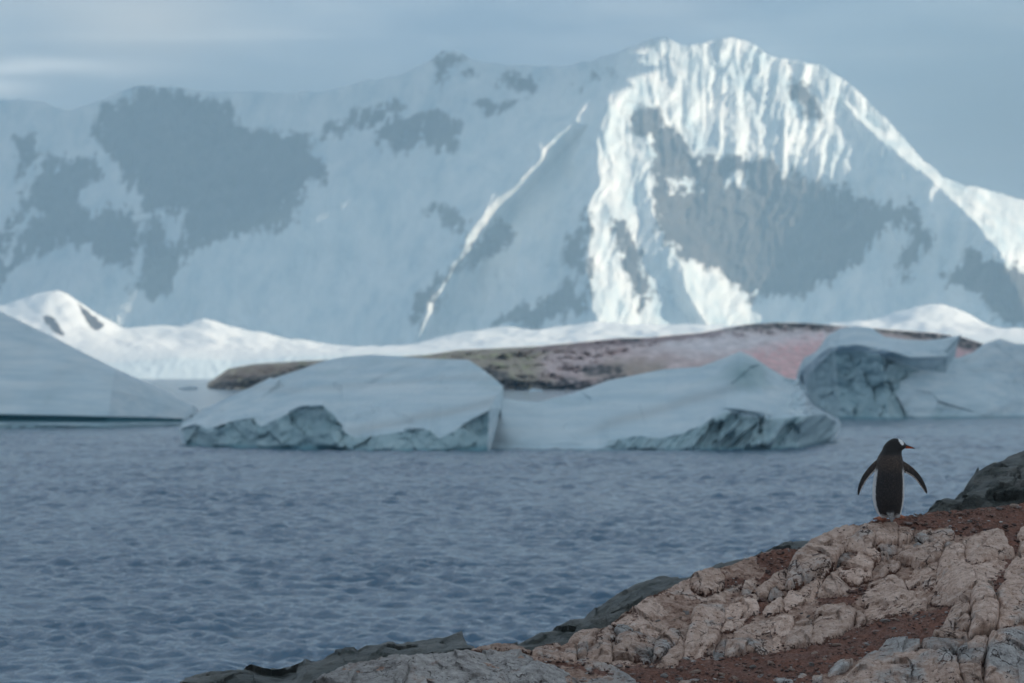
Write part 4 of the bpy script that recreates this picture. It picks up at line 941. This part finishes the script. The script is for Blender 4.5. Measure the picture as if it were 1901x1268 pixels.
build_stones()

# ------------------------------------------------------------------ dark shore rocks behind the point
def dark_rock(lines, secs, n, depth, amp, label, seed):
    """lines: polylines (px, py, distance) from foot to crest"""
    L = [line(l, n) for l in lines]; R = []; T = []
    for k in range(len(L)-1):
        for j in range(secs[k]):
            t = j/secs[k]; R.append(L[k]*(1-t)+L[k+1]*t); T.append(k+t)
    R.append(L[-1]); T.append(len(L)-1.0); R = np.array(R); T = np.array(T)[:, None]
    P = at(R[..., 0], R[..., 1], R[..., 2]); q = P
    h = amp*(0.6*fbm(q*0.9+seed, 4) + 0.5*ridged(xyz(q[..., 0]*0.9-0.9*q[..., 2], q[..., 1]*0.5, q[..., 2]*2.4)+seed, 4) )
    h = h + amp*0.7*chips(q[..., 0]*1.1+0.5*q[..., 2], q[..., 2]*2.6+q[..., 1]*0.5, seed*1.0) + amp*0.5*chips(q[..., 0]*3.1, q[..., 2]*6.0+q[..., 1], seed*2.0)
    P = P + (h*sstep(len(L)-1.0, len(L)-1.25, T))[..., None]*np.array([0, -0.8, 0.5])
    P[-1, :, 2] += 0.25*amp*fbm(P[-1]*2.2+seed, 4)
    s = np.linspace(0, 1, 9)[1:, None]; top = P[-1]
    back = np.stack([top[:, 0][None, :]+0*s, top[:, 1][None, :]+depth*s**1.1, top[:, 2][None, :]*(1-s**1.6)-0.7*s**1.6], -1)
    low = P[:1].copy(); low[..., 2] = -0.7; P = np.concatenate([low, P, back], 0)
    c = P.reshape(-1, 3); root = (float(c[:, 0].mean()), float(c[:, 1].mean()), 0.0)
    o = grid_mesh('shore_rock', P-np.array(root), M_DARK); o.location = root
    tag(o, label, 'rock', 'dark rocks along the water'); return o
dark_rock([[(1690,1000,46),(1760,985,46),(1901,985,46),(2180,985,46)], [(1735,962,46.3),(1790,935,46.3),(1850,915,46.3),(1901,905,46.3),(2180,890,46.3)], [(1752,952,47),(1768,936,47.3),(1790,915,47.6),(1800,900,47.8),(1812,882,48),(1840,864,48),(1870,850,48.3),(1901,838,48.5),(2000,800,49),(2180,790,49)]],
    [16, 30], 170, 7, 0.28, 'dark green-grey boulder rising behind the soil crest at the right edge', 3)
dark_rock([[(930,1235,41),(1100,1230,41),(1300,1180,41.5),(1560,1060,42)], [(950,1210,41.6),(1080,1175,41.8),(1200,1130,42),(1330,1082,42.5),(1540,1012,43)], [(968,1203,42.5),(1000,1188,42.6),(1040,1168,42.8),(1088,1150,43),(1100,1138,43),(1130,1112,43.4),(1180,1083,43.8),(1230,1074,44),(1262,1077,44),(1300,1066,44),(1400,1040,44.3),(1480,1013,44.6),(1500,1006,44.8),(1530,1002,45)]],
    [14, 26], 260, 6, 0.20, 'smooth dark rock hump showing behind the left slope of the outcrop', 8)
dark_rock([[(330,1300,37.5),(500,1330,37.2),(700,1320,37),(890,1290,37)], [(345,1278,38.2),(520,1262,38),(680,1245,38),(882,1222,38)], [(345,1270,39),(400,1257,39),(430,1250,39),(470,1240,39.2),(490,1243,39.2),(520,1241,39.3),(560,1232,39.3),(566,1224,39.3),(578,1231,39.3),(600,1226,39.4),(640,1208,39.5),(656,1208,39.5),(664,1214,39.5),(680,1205,39.5),(712,1193,39.6),(730,1194,39.6),(736,1199,39.6),(780,1191,39.6),(830,1183,39.7),(856,1178,39.8),(866,1208,39.8),(872,1215,39.8)]],
    [12, 26], 330, 5, 0.20, 'low dark slabs of rock at the water, below the grey ledge', 15)

# ------------------------------------------------------------------ loose stones and clods lying on the soil
def pebble_mesh(seed, sub=2):
    bm = bmesh.new(); bmesh.ops.create_icosphere(bm, subdivisions=sub, radius=1.0)
    V = np.array([v.co[:] for v in bm.verts]); fa = np.array([[v.index for v in f.verts] for f in bm.faces]); bm.free()
    rng = np.random.default_rng(seed)
    for k in range(7):      # knock flat faces off the lump
        nrm = rng.normal(size=3); nrm /= np.linalg.norm(nrm); d = V@nrm; lim = rng.uniform(0.45, 0.85); V = V - np.clip(d-lim, 0, None)[:, None]*nrm
    V = V*(1+0.14*fbm(V*1.8+seed, 2))[:, None]*np.array([1.0, 0.75, 0.55]); return V, fa
def loose():
    rng = np.random.default_rng(5); base = []
    for k in range(6):
        V, fa = pebble_mesh(k+1); n = len(V)
        o = mesh_raw('loose_stone', V, fa, M_ROCK, attrs={'grey': np.full(n, 0.75 if k % 2 else 0.35), 'tone': np.full(n, 0.95), 'dirt': np.full(n, 0.30)}, smooth=False); base.append(o)
    spots = [(1552,1199,6,0),(1645,1154,9,1),(1665,1152,5,1),(1712,1147,5,0),(1720,1172,8,1),(1698,1145,4,0),(1512,1215,7,1),(1505,1234,8,0),(1470,1245,7,0),(1395,1240,7,0),(1430,1234,9,0),(1410,1258,8,0),(1290,1250,9,0),(1235,1256,10,0),(1340,1254,8,0),(1260,1262,7,0),(1365,1262,7,0),
             (1610,1198,4,1),(1580,1206,5,1),(1660,1168,5,0),(1530,1225,5,0),(1801,969,6,2),(1720,974,4,2),(1764,953,4,2),(1700,957,3.5,2),(1708,956,3,2),(1883,940,10,2),(1856,946,8,2),(1835,948,6,2),(1500,1146,4,1),(1506,1152,4,1),(1488,1140,4,1),(1470,1150,4,1),(1276,1140,5,3),(1252,1152,4,3),(1220,1154,4,3),(1263,1148,4,3),(1270,1136,4,3)]
    kinds = ['small grey stone on the brown gully soil', 'small stone at the foot of the pale outcrop', 'clod on the soil crest beside the penguin', 'small stone on the pale left slope of the outcrop']
    ordn = 'first second third fourth fifth sixth seventh eighth ninth tenth eleventh twelfth thirteenth fourteenth fifteenth sixteenth seventeenth'.split()
    rank = {}
    for kd in range(4):
        for r_, i in enumerate(sorted([i for i, q in enumerate(spots) if q[3] == kd], key=lambda i: spots[i][0])): rank[i] = ordn[r_]
    for i, (px, py, r, kd) in enumerate(spots):
        b = base[i % 6]; o = b if i < 6 else b.copy()
        if i >= 6: COL.objects.link(o)
        Y = float(ground_Y(px, py)); p = at(px, py, Y) + 0.012*OUT; s = r/225.0*1.15
        o.location = tuple(float(v) for v in p); o.scale = (s*rng.uniform(0.9, 1.4), s, s*rng.uniform(0.7, 1.0)); o.rotation_euler = (rng.normal()*0.25, rng.normal()*0.25-0.15, rng.random()*6.28)
        tag(o, kinds[kd]+', '+rank[i]+' from the left', 'stone', ['grey stones in the gully', 'pale stones below the outcrop', 'clods on the soil crest', 'dark stones on the left slope'][kd])
    # the countless smaller clods and chips: one piece of stuff
    VV, FF, off = [], [], 0; protos = [pebble_mesh(40+k, 1) for k in range(5)]
    cx_, cy_ = rng.uniform(1000, 2000, 9000), rng.uniform(936, 1340, 9000); sdm = np.full(9000, -99.0)
    for Z in SOIL: sdm = np.maximum(sdm, poly_sd(cx_, cy_, Z))
    ok = (cy_ > crest(cx_)+1.5) & ((sdm > -6) | (rng.random(9000) < 0.04)); cx_, cy_ = cx_[ok], cy_[ok]; n = len(cx_)
    PP = at(cx_, cy_, ground_Y(cx_, cy_)) + 0.012*OUT
    for i in range(n):
        V, fa = protos[i % 5]; r = rng.gamma(2.2, 0.0042)+0.005; a = rng.random()*6.28; ca, sa = math.cos(a), math.sin(a)
        R = np.array([[ca, -sa, 0], [sa, ca, 0], [0, 0, 1]])
        VV.append((V*np.array([1.3, 1, 0.8])*r)@R.T+PP[i]); FF.append(fa+off); off += len(V)
    V = np.concatenate(VV); k = len(V)
    rr = np.repeat(rng.random(n), [len(v) for v in VV])
    o = mesh_raw('gravel', V, np.concatenate(FF), M_CLOD, attrs={'v': rr}, smooth=False); tag(o, 'dark soil clods and stone chips strewn over the brown soil', kind='stuff')
def mat_clod():
    m, t, b = new_mat('soil_clods'); v = attr(t, 'v')
    c = ramp(t, v, [(0.0, (0.045, 0.028, 0.025)), (0.45, (0.14, 0.085, 0.07)), (0.8, (0.22, 0.14, 0.115)), (0.93, (0.30, 0.27, 0.26)), (1.0, (0.48, 0.46, 0.44))])
    c = mixc(t, 1.0, c, ramp(t, noise(t, coords(t), 70.0, 3), [(0.3, (0.6, 0.6, 0.6)), (0.7, (1.3, 1.3, 1.3))]), 'MULTIPLY')
    setc(t, b, c); inp(b, Roughness=0.95); return m
M_CLOD = mat_clod()
loose()

# ------------------------------------------------------------------ the penguin
def mat_penguin():
    m, t, b = new_mat('penguin_plumage'); v = coords(t)
    c = attr(t, 'col', True)
    n = noise(t, mapping(t, v, (1, 1, 0.6)), 120.0, 4, 0.7)
    sp = ramp(t, n, [(0.35, (0.4, 0.4, 0.4)), (0.52, (0.9, 0.9, 0.9)), (0.66, (2.2, 2.05, 1.95)), (0.76, (5.0, 4.7, 4.4))])
    c = mixc(t, 1.0, c, mixc(t, attr(t, 'fleck'), (1.0, 1.0, 1.0), sp), 'MULTIPLY')
    setc(t, b, c); inp(b, Roughness=0.62); b.inputs['Specular IOR Level'].default_value = 0.3
    b.inputs['Sheen Weight'].default_value = 0.05
    bump(t, b, noise(t, mapping(t, v, (1, 1, 0.35)), 90.0, 4, 0.6), 0.5, 0.006)
    return m
def simple_mat(name, c, rough=0.6, sc=40.0, var=0.35):
    m, t, b = new_mat(name); n = noise(t, coords(t), sc, 4)
    lo = tuple(max(0, x*(1-var)) for x in c); hi = tuple(min(1, x*(1+var)) for x in c)
    setc(t, b, ramp(t, n, [(0.3, lo), (0.7, hi)])); inp(b, Roughness=rough); return m
def penguin():
    S = 1/221.0; AX, AZ = 1653.0, 967.0
    root = empty('penguin'); base = at(AX, AZ, 35.72); root.location = tuple(float(v) for v in base)
    tag(root, 'penguin standing on the rock with its back turned, head in profile', 'penguin')
    PM = mat_penguin()
    def ring(cx, cy, cz, rx, ry, n=40, tiltx=0.0, pw=2.15):
        a = np.linspace(0, 2*math.pi, n, endpoint=False); ca, sa = np.cos(a), np.sin(a)
        x = np.sign(ca)*np.abs(ca)**(2/pw)*rx; y = np.sign(sa)*np.abs(sa)**(2/pw)*ry
        return np.stack([cx+x, cy+y, cz+x*tiltx], -1)
    def tube(rings):
        n = len(rings[0]); m = len(rings); V = np.concatenate(rings+[[r.mean(0)] for r in (rings[0], rings[-1])])
        F3 = []
        for i in range(m-1):
            for j in range(n):
                a, b_, c, d = i*n+j, i*n+(j+1) % n, (i+1)*n+(j+1) % n, (i+1)*n+j; F3 += [(a, b_, c), (a, c, d)]
        for j in range(n): F3 += [(m*n, (j+1) % n, j), (m*n+1, (m-1)*n+j, (m-1)*n+(j+1) % n)]
        return V, np.array(F3)
    prof = [  # photo row, left, right, depth half-size (m), depth centre (m, + = away from the camera)
     (961.5,1639,1664,.040,.015),(959,1634,1668,.062,.018),(955,1630.5,1671.5,.085,.022),(949,1627,1674.5,.105,.028),(940,1623.5,1677,.122,.034),(928,1621,1678.6,.135,.036),(914,1620.2,1679.2,.138,.034),(900,1621,1679.2,.134,.028),(886,1622.8,1678.4,.126,.020),(872,1625.4,1677.2,.114,.012),
     (862,1626.6,1677.0,.106,.006),(854,1628,1676.0,.098,.000),(848,1630,1674.8,.088,-.004),(842,1633.4,1673.6,.076,-.006),(837,1637.0,1674.2,.068,-.004),(833,1638.8,1679.5,.063,.0),(829,1640.4,1683.4,.060,.004),(825,1643.0,1682.0,.057,.006),(821,1646.6,1678.2,.051,.006),(818,1650.4,1674.4,.042,.006),(815.6,1655,1669.5,.028,.006),(814.2,1658.8,1665,.014,.006)]
    parts = [tube([ring(((l+r)/2-AX)*S, cy, (AZ-py)*S, (r-l)/2*S, ry) for py, l, r, ry, cy in prof])]
    def flipper(pts, y0, y1):
        """pts: centre line (px, py, half width px); thickness tapers to the tip"""
        rr = []; p = np.array(pts, float); n = len(p)
        for i in range(n):
            d = p[min(i+1, n-1), :2]-p[max(i-1, 0), :2]; d /= np.linalg.norm(d); nx, nz = -d[1], d[0]
            a = np.linspace(0, 2*math.pi, 20, endpoint=False); th = 0.013*(1-0.55*i/(n-1)); u = np.cos(a)*p[i, 2]*S
            yy = y0+(y1-y0)*i/(n-1)
            rr.append(np.stack([(p[i, 0]-AX)*S+u*nx, yy+np.sin(a)*th, (AZ-p[i, 1])*S-u*nz], -1))
        V, Fc = tube(rr); return V, Fc
    lf = np.array([(1640,857,6.5),(1632,859,7.2),(1624,866,7.4),(1615,875,6.6),(1607.5,884,6.0),(1602,893,5.2),(1598,902,4.4),(1595,910,3.4),(1593.6,916,2.2),(1593.0,919.5,0.9)])
    rf = np.array([(1664,858,6.0),(1674,864,8.6),(1682,869.5,9.0),(1691,875,7.6),(1699,881.5,6.6),(1705.5,889,6.0),(1711,897.5,5.2),(1715.5,905.5,4.2),(1718.6,912,3.0),(1720,916.5,1.2)])
    parts.append(flipper(lf, 0.0, -0.01)); parts.append(flipper(rf, 0.0, -0.01))
    # tail: a wedge of stiff feathers reaching to the ground
    tr_ = [ring((x-AX)*S, y, (AZ-py)*S, w*S, d, 16) for x, py, w, y, d in ((1651,948,9,-.045,.04),(1652,955,6.5,-.085,.026),(1652.5,961,4.2,-.115,.014),(1653,965.5,3.2,-.130,.008),(1653.2,968.3,2.6,-.138,.005))]
    parts.append(tube(tr_))
    # legs, short and feathered
    for cx in (1639.5, 1666.0):
        parts.append(tube([ring((cx-AX)*S, 0.0+dy, (AZ-py)*S, w*S, d, 18) for py, w, d, dy in ((948,8,.05,.01),(956,7.2,.042,.0),(961,5.2,.03,-.005),(963.6,4.2,.024,-.006))]))
    Vs, Fs, off = [], [], 0
    for V, Fc in parts: Vs.append(V); Fs.append(Fc+off); off += len(V)
    tmp = mesh_raw('body', np.concatenate(Vs), np.concatenate(Fs), None)
    md = tmp.modifiers.new('r', 'REMESH'); md.mode = 'VOXEL'; md.voxel_size = 0.0048
    sm = tmp.modifiers.new('s', 'SMOOTH'); sm.factor = 0.5; sm.iterations = 3
    dg = bpy.context.evaluated_depsgraph_get(); me = bpy.data.meshes.new_from_object(tmp.evaluated_get(dg))
    old = tmp.data; tmp.modifiers.clear(); tmp.data = me; bpy.data.meshes.remove(old); me.name = 'body'
    n = len(me.vertices); co = np.empty(n*3, np.float32); me.vertices.foreach_get('co', co); co = co.reshape(-1, 3).astype(float)
    nm = np.empty(n*3, np.float32); me.vertices.foreach_get('normal', nm); nm = nm.reshape(-1, 3)
    me.polygons.foreach_set('use_smooth', np.ones(len(me.polygons), bool))
    px = AX+co[:, 0]/S; py = AZ-co[:, 2]/S; y = co[:, 1]
    rows = np.array(prof)[::-1]; l = np.interp(py, rows[:, 0], rows[:, 1]); r = np.interp(py, rows[:, 0], rows[:, 2]); cy = np.interp(py, rows[:, 0], rows[:, 4]); ry = np.interp(py, rows[:, 0], rows[:, 3])
    u = (px-(l+r)/2)/((r-l)/2); wv = (y-cy)/ry
    rag = 0.05*perlin(co*110)+0.03*perlin(co*260)
    dark = np.array([0.020, 0.018, 0.0185]); brown = np.array([0.066, 0.050, 0.042]); white = np.array([0.66, 0.67, 0.67])
    col = np.ones((n, 3))*dark
    bk = np.clip(0.5+0.8*perlin(co*28), 0, 1)[:, None]; col = col*(1-bk)+(dark*1.25)*bk
    sh = (sstep(842, 850, py)*sstep(885, 862, py))[:, None]*0.9; col = col*(1-sh)+brown*1.0*sh          # worn brownish shoulders
    isflip = (np.abs(u) > 1.03) & (py > 846) & (py < 925)
    belly = sstep(-0.06, 0.06, wv - (0.02-0.32*np.clip(np.abs(u), 0, 1)**3) + rag)*sstep(866, 874, py+rag*60)*(~isflip)
    flank = sstep(0.83, 0.88, np.abs(u)+rag)*sstep(868, 878, py)*(wv > -0.62)*(~isflip)*(np.abs(u) < 1.06)
    wht = np.maximum(belly, flank)
    rump = sstep(0.0, 1.0, (py-(955.5-3*np.clip(np.abs(u), 0, 1)+70*rag))/4)*(np.abs(u) < 1.2); wht = np.maximum(wht, rump*0.55)
    col = col*(1-wht[:, None])+white*wht[:, None]
    tailm = ((y < -0.075) & (py > 951)).astype(float)[:, None]; col = col*(1-tailm)+np.array([0.19, 0.185, 0.18])*tailm
    blackt = (np.exp(-((px-1652)/4.5)**2-((py-949)/3)**2)*0.9)[:, None]; col = col*(1-blackt)+dark*0.6*blackt
    # flippers: white trailing edge below, dark above
    def edge(pts, side):
        p = np.array(pts)[:, :2]; d = np.full(n, 1e9); sg = np.zeros(n); hw = np.zeros(n)
        for i in range(len(p)-1):
            e = p[i+1]-p[i]; t = np.clip(((px-p[i, 0])*e[0]+(py-p[i, 1])*e[1])/(e@e), 0, 1); dx = px-p[i, 0]-t*e[0]; dy = py-p[i, 1]-t*e[1]; dd = np.hypot(dx, dy)
            b_ = dd < d; d = np.where(b_, dd, d); sg = np.where(b_, (e[0]*dy-e[1]*dx)*side, sg); hw = np.where(b_, pts[i][2]*(1-t)+pts[i+1][2]*t, hw)
        return (sg > 0)*sstep(0.5, 0.72, d/np.maximum(hw, 1))
    for pts, sd_, m_ in ((lf, -1, px < 1626), (rf, 1, px > 1681)):
        eg = (edge(pts, sd_)*isflip*m_*sstep(918, 908, py))[:, None]; col = col*(1-eg)+np.array([0.50, 0.46, 0.43])*eg
        un = ((nm[:, 1] > 0.35)*isflip*m_)[:, None]*0.9; col = col*(1-un)+white*un
    # head: black, white patch from above the eye over the crown, dark throat
    hd = sstep(846, 838, py)[:, None]; col = col*(1-hd*0.9)+np.array([0.008, 0.0075, 0.008])*hd*0.9
    patch = poly_sd(px+1.0*perlin(co*160), py+1.0*perlin(co*160+9), [(1667.2,813),(1672.2,813.5),(1674.6,817.5),(1677.2,822.5),(1676.8,826.6),(1673.8,827.4),(1671.2,824.0),(1668.2,820.0)])
    pm = sstep(-0.5, 0.4, patch)[:, None]; col = col*(1-pm)+np.array([0.80, 0.81, 0.80])*pm
    foot = sstep(960.5, 962.5, py)[:, None]*(y > -0.06)[:, None]; col = col*(1-foot)+np.array([0.26, 0.10, 0.06])*foot
    a = me.attributes.new('col', 'FLOAT_COLOR', 'POINT'); c4 = np.ones((n, 4), np.float32); c4[:, :3] = col; a.data.foreach_set('color', c4.ravel())
    a = me.attributes.new('fleck', 'FLOAT', 'POINT'); a.data.foreach_set('value', (sstep(838, 852, py)*(1-wht)).astype(np.float32))
    me.materials.clear(); me.materials.append(PM); tmp.name = 'body'; tmp.parent = root
    # bill: orange-red sides, dark ridge and tip
    bl = []
    for x, zc, rx_, rz in ((1681.0,829.4,.020,4.2),(1684.5,829.9,.017,3.3),(1688,830.6,.012,2.45),(1691.5,831.3,.009,1.95),(1695,832.1,.006,1.45),(1697.6,832.9,.004,0.95),(1698.8,833.6,.002,0.4)):
        a_ = np.linspace(0, 2*math.pi, 16, endpoint=False); bl.append(np.stack([np.full(16, (x-AX)*S), 0.004+np.cos(a_)*rx_, (AZ-zc)*S+np.sin(a_)*rz*S], -1))
    V, Fc = tube(bl); bz = np.interp(AX+V[:, 0]/S, [1681,1684.5,1688,1691.5,1695,1698.8], [829.4,829.9,830.6,831.3,832.1,833.6]); rel = (bz-(AZ-V[:, 2]/S))
    red = (sstep(1.1, 0.3, rel)*sstep(1697, 1692, AX+V[:, 0]/S))[:, None]; bc = np.array([0.018, 0.014, 0.014])*(1-red)+np.array([0.50, 0.085, 0.03])*red
    bill = mesh_raw('bill', V, Fc, PM, root, attrs={'col': bc, 'fleck': np.zeros(len(V))})
    # eyes
    em = simple_mat('dark_eye', (0.012, 0.010, 0.010), 0.15)
    for sgn in (-1, 1):
        bm = bmesh.new(); bmesh.ops.create_uvsphere(bm, u_segments=10, v_segments=8, radius=0.006); e = bpy.data.meshes.new('eye'); bm.to_mesh(e); bm.free(); e.materials.append(em)
        o = bpy.data.objects.new('eye', e); COL.objects.link(o); o.parent = root; o.location = ((1676.5-AX)*S, 0.004+sgn*0.046, (AZ-827.8)*S)
    # webbed feet with claws
    fm = simple_mat('webbed_foot', (0.36, 0.13, 0.07), 0.7, 60.0, 0.5); cm = simple_mat('claw', (0.03, 0.025, 0.025), 0.4)
    for cx, gz, ang in ((1640.0, 966.0, 0.35), (1667.0, 963.4, -0.30)):
        heel = np.array([(cx-AX)*S, -0.025, (AZ-gz)*S+0.004]); toes = []
        for k, a_ in enumerate((-0.42, 0.0, 0.42)):
            d = np.array([math.sin(a_-ang), math.cos(a_-ang), 0]); toes.append(heel+d*(0.13 if k == 1 else 0.115))
        rim = [heel+np.array([-0.024, 0, 0])]
        for k, tp in enumerate(toes):
            rim.append(tp)
            if k < 2: rim.append((tp+toes[k+1])/2*0.93+heel*0.07)
        rim.append(heel+np.array([0.024, 0, 0])); rim = np.array(rim); rim2 = rim.copy(); rim[:, 2] += 0.012; m_ = len(rim); rim[0, 2] += 0.016; rim[-1, 2] += 0.016
        V = np.concatenate([rim, rim2, [heel+(0, 0.03, 0.042)], [heel+(0, 0.03, -0.004)]]); Fc = []
        for k in range(m_):
            k2 = (k+1) % m_; Fc += [(k, k2, 2*m_), (m_+k2, m_+k, 2*m_+1), (k, m_+k, m_+k2), (k, m_+k2, k2)]
        ft = mesh_raw('foot', V, np.array(Fc), fm, root)
        for tp in toes:
            d = (tp-heel)/np.linalg.norm(tp-heel); side = np.array([-d[1], d[0], 0])*0.005
            V = np.array([tp-d*0.01+side+(0, 0, .006), tp-d*0.01-side+(0, 0, .006), tp-d*0.01+(0, 0, .014), tp+d*0.020+(0, 0, .001)])
            mesh_raw('claw', V, np.array([(0, 1, 3), (1, 2, 3), (2, 0, 3), (0, 2, 1)]), cm, ft)
penguin()
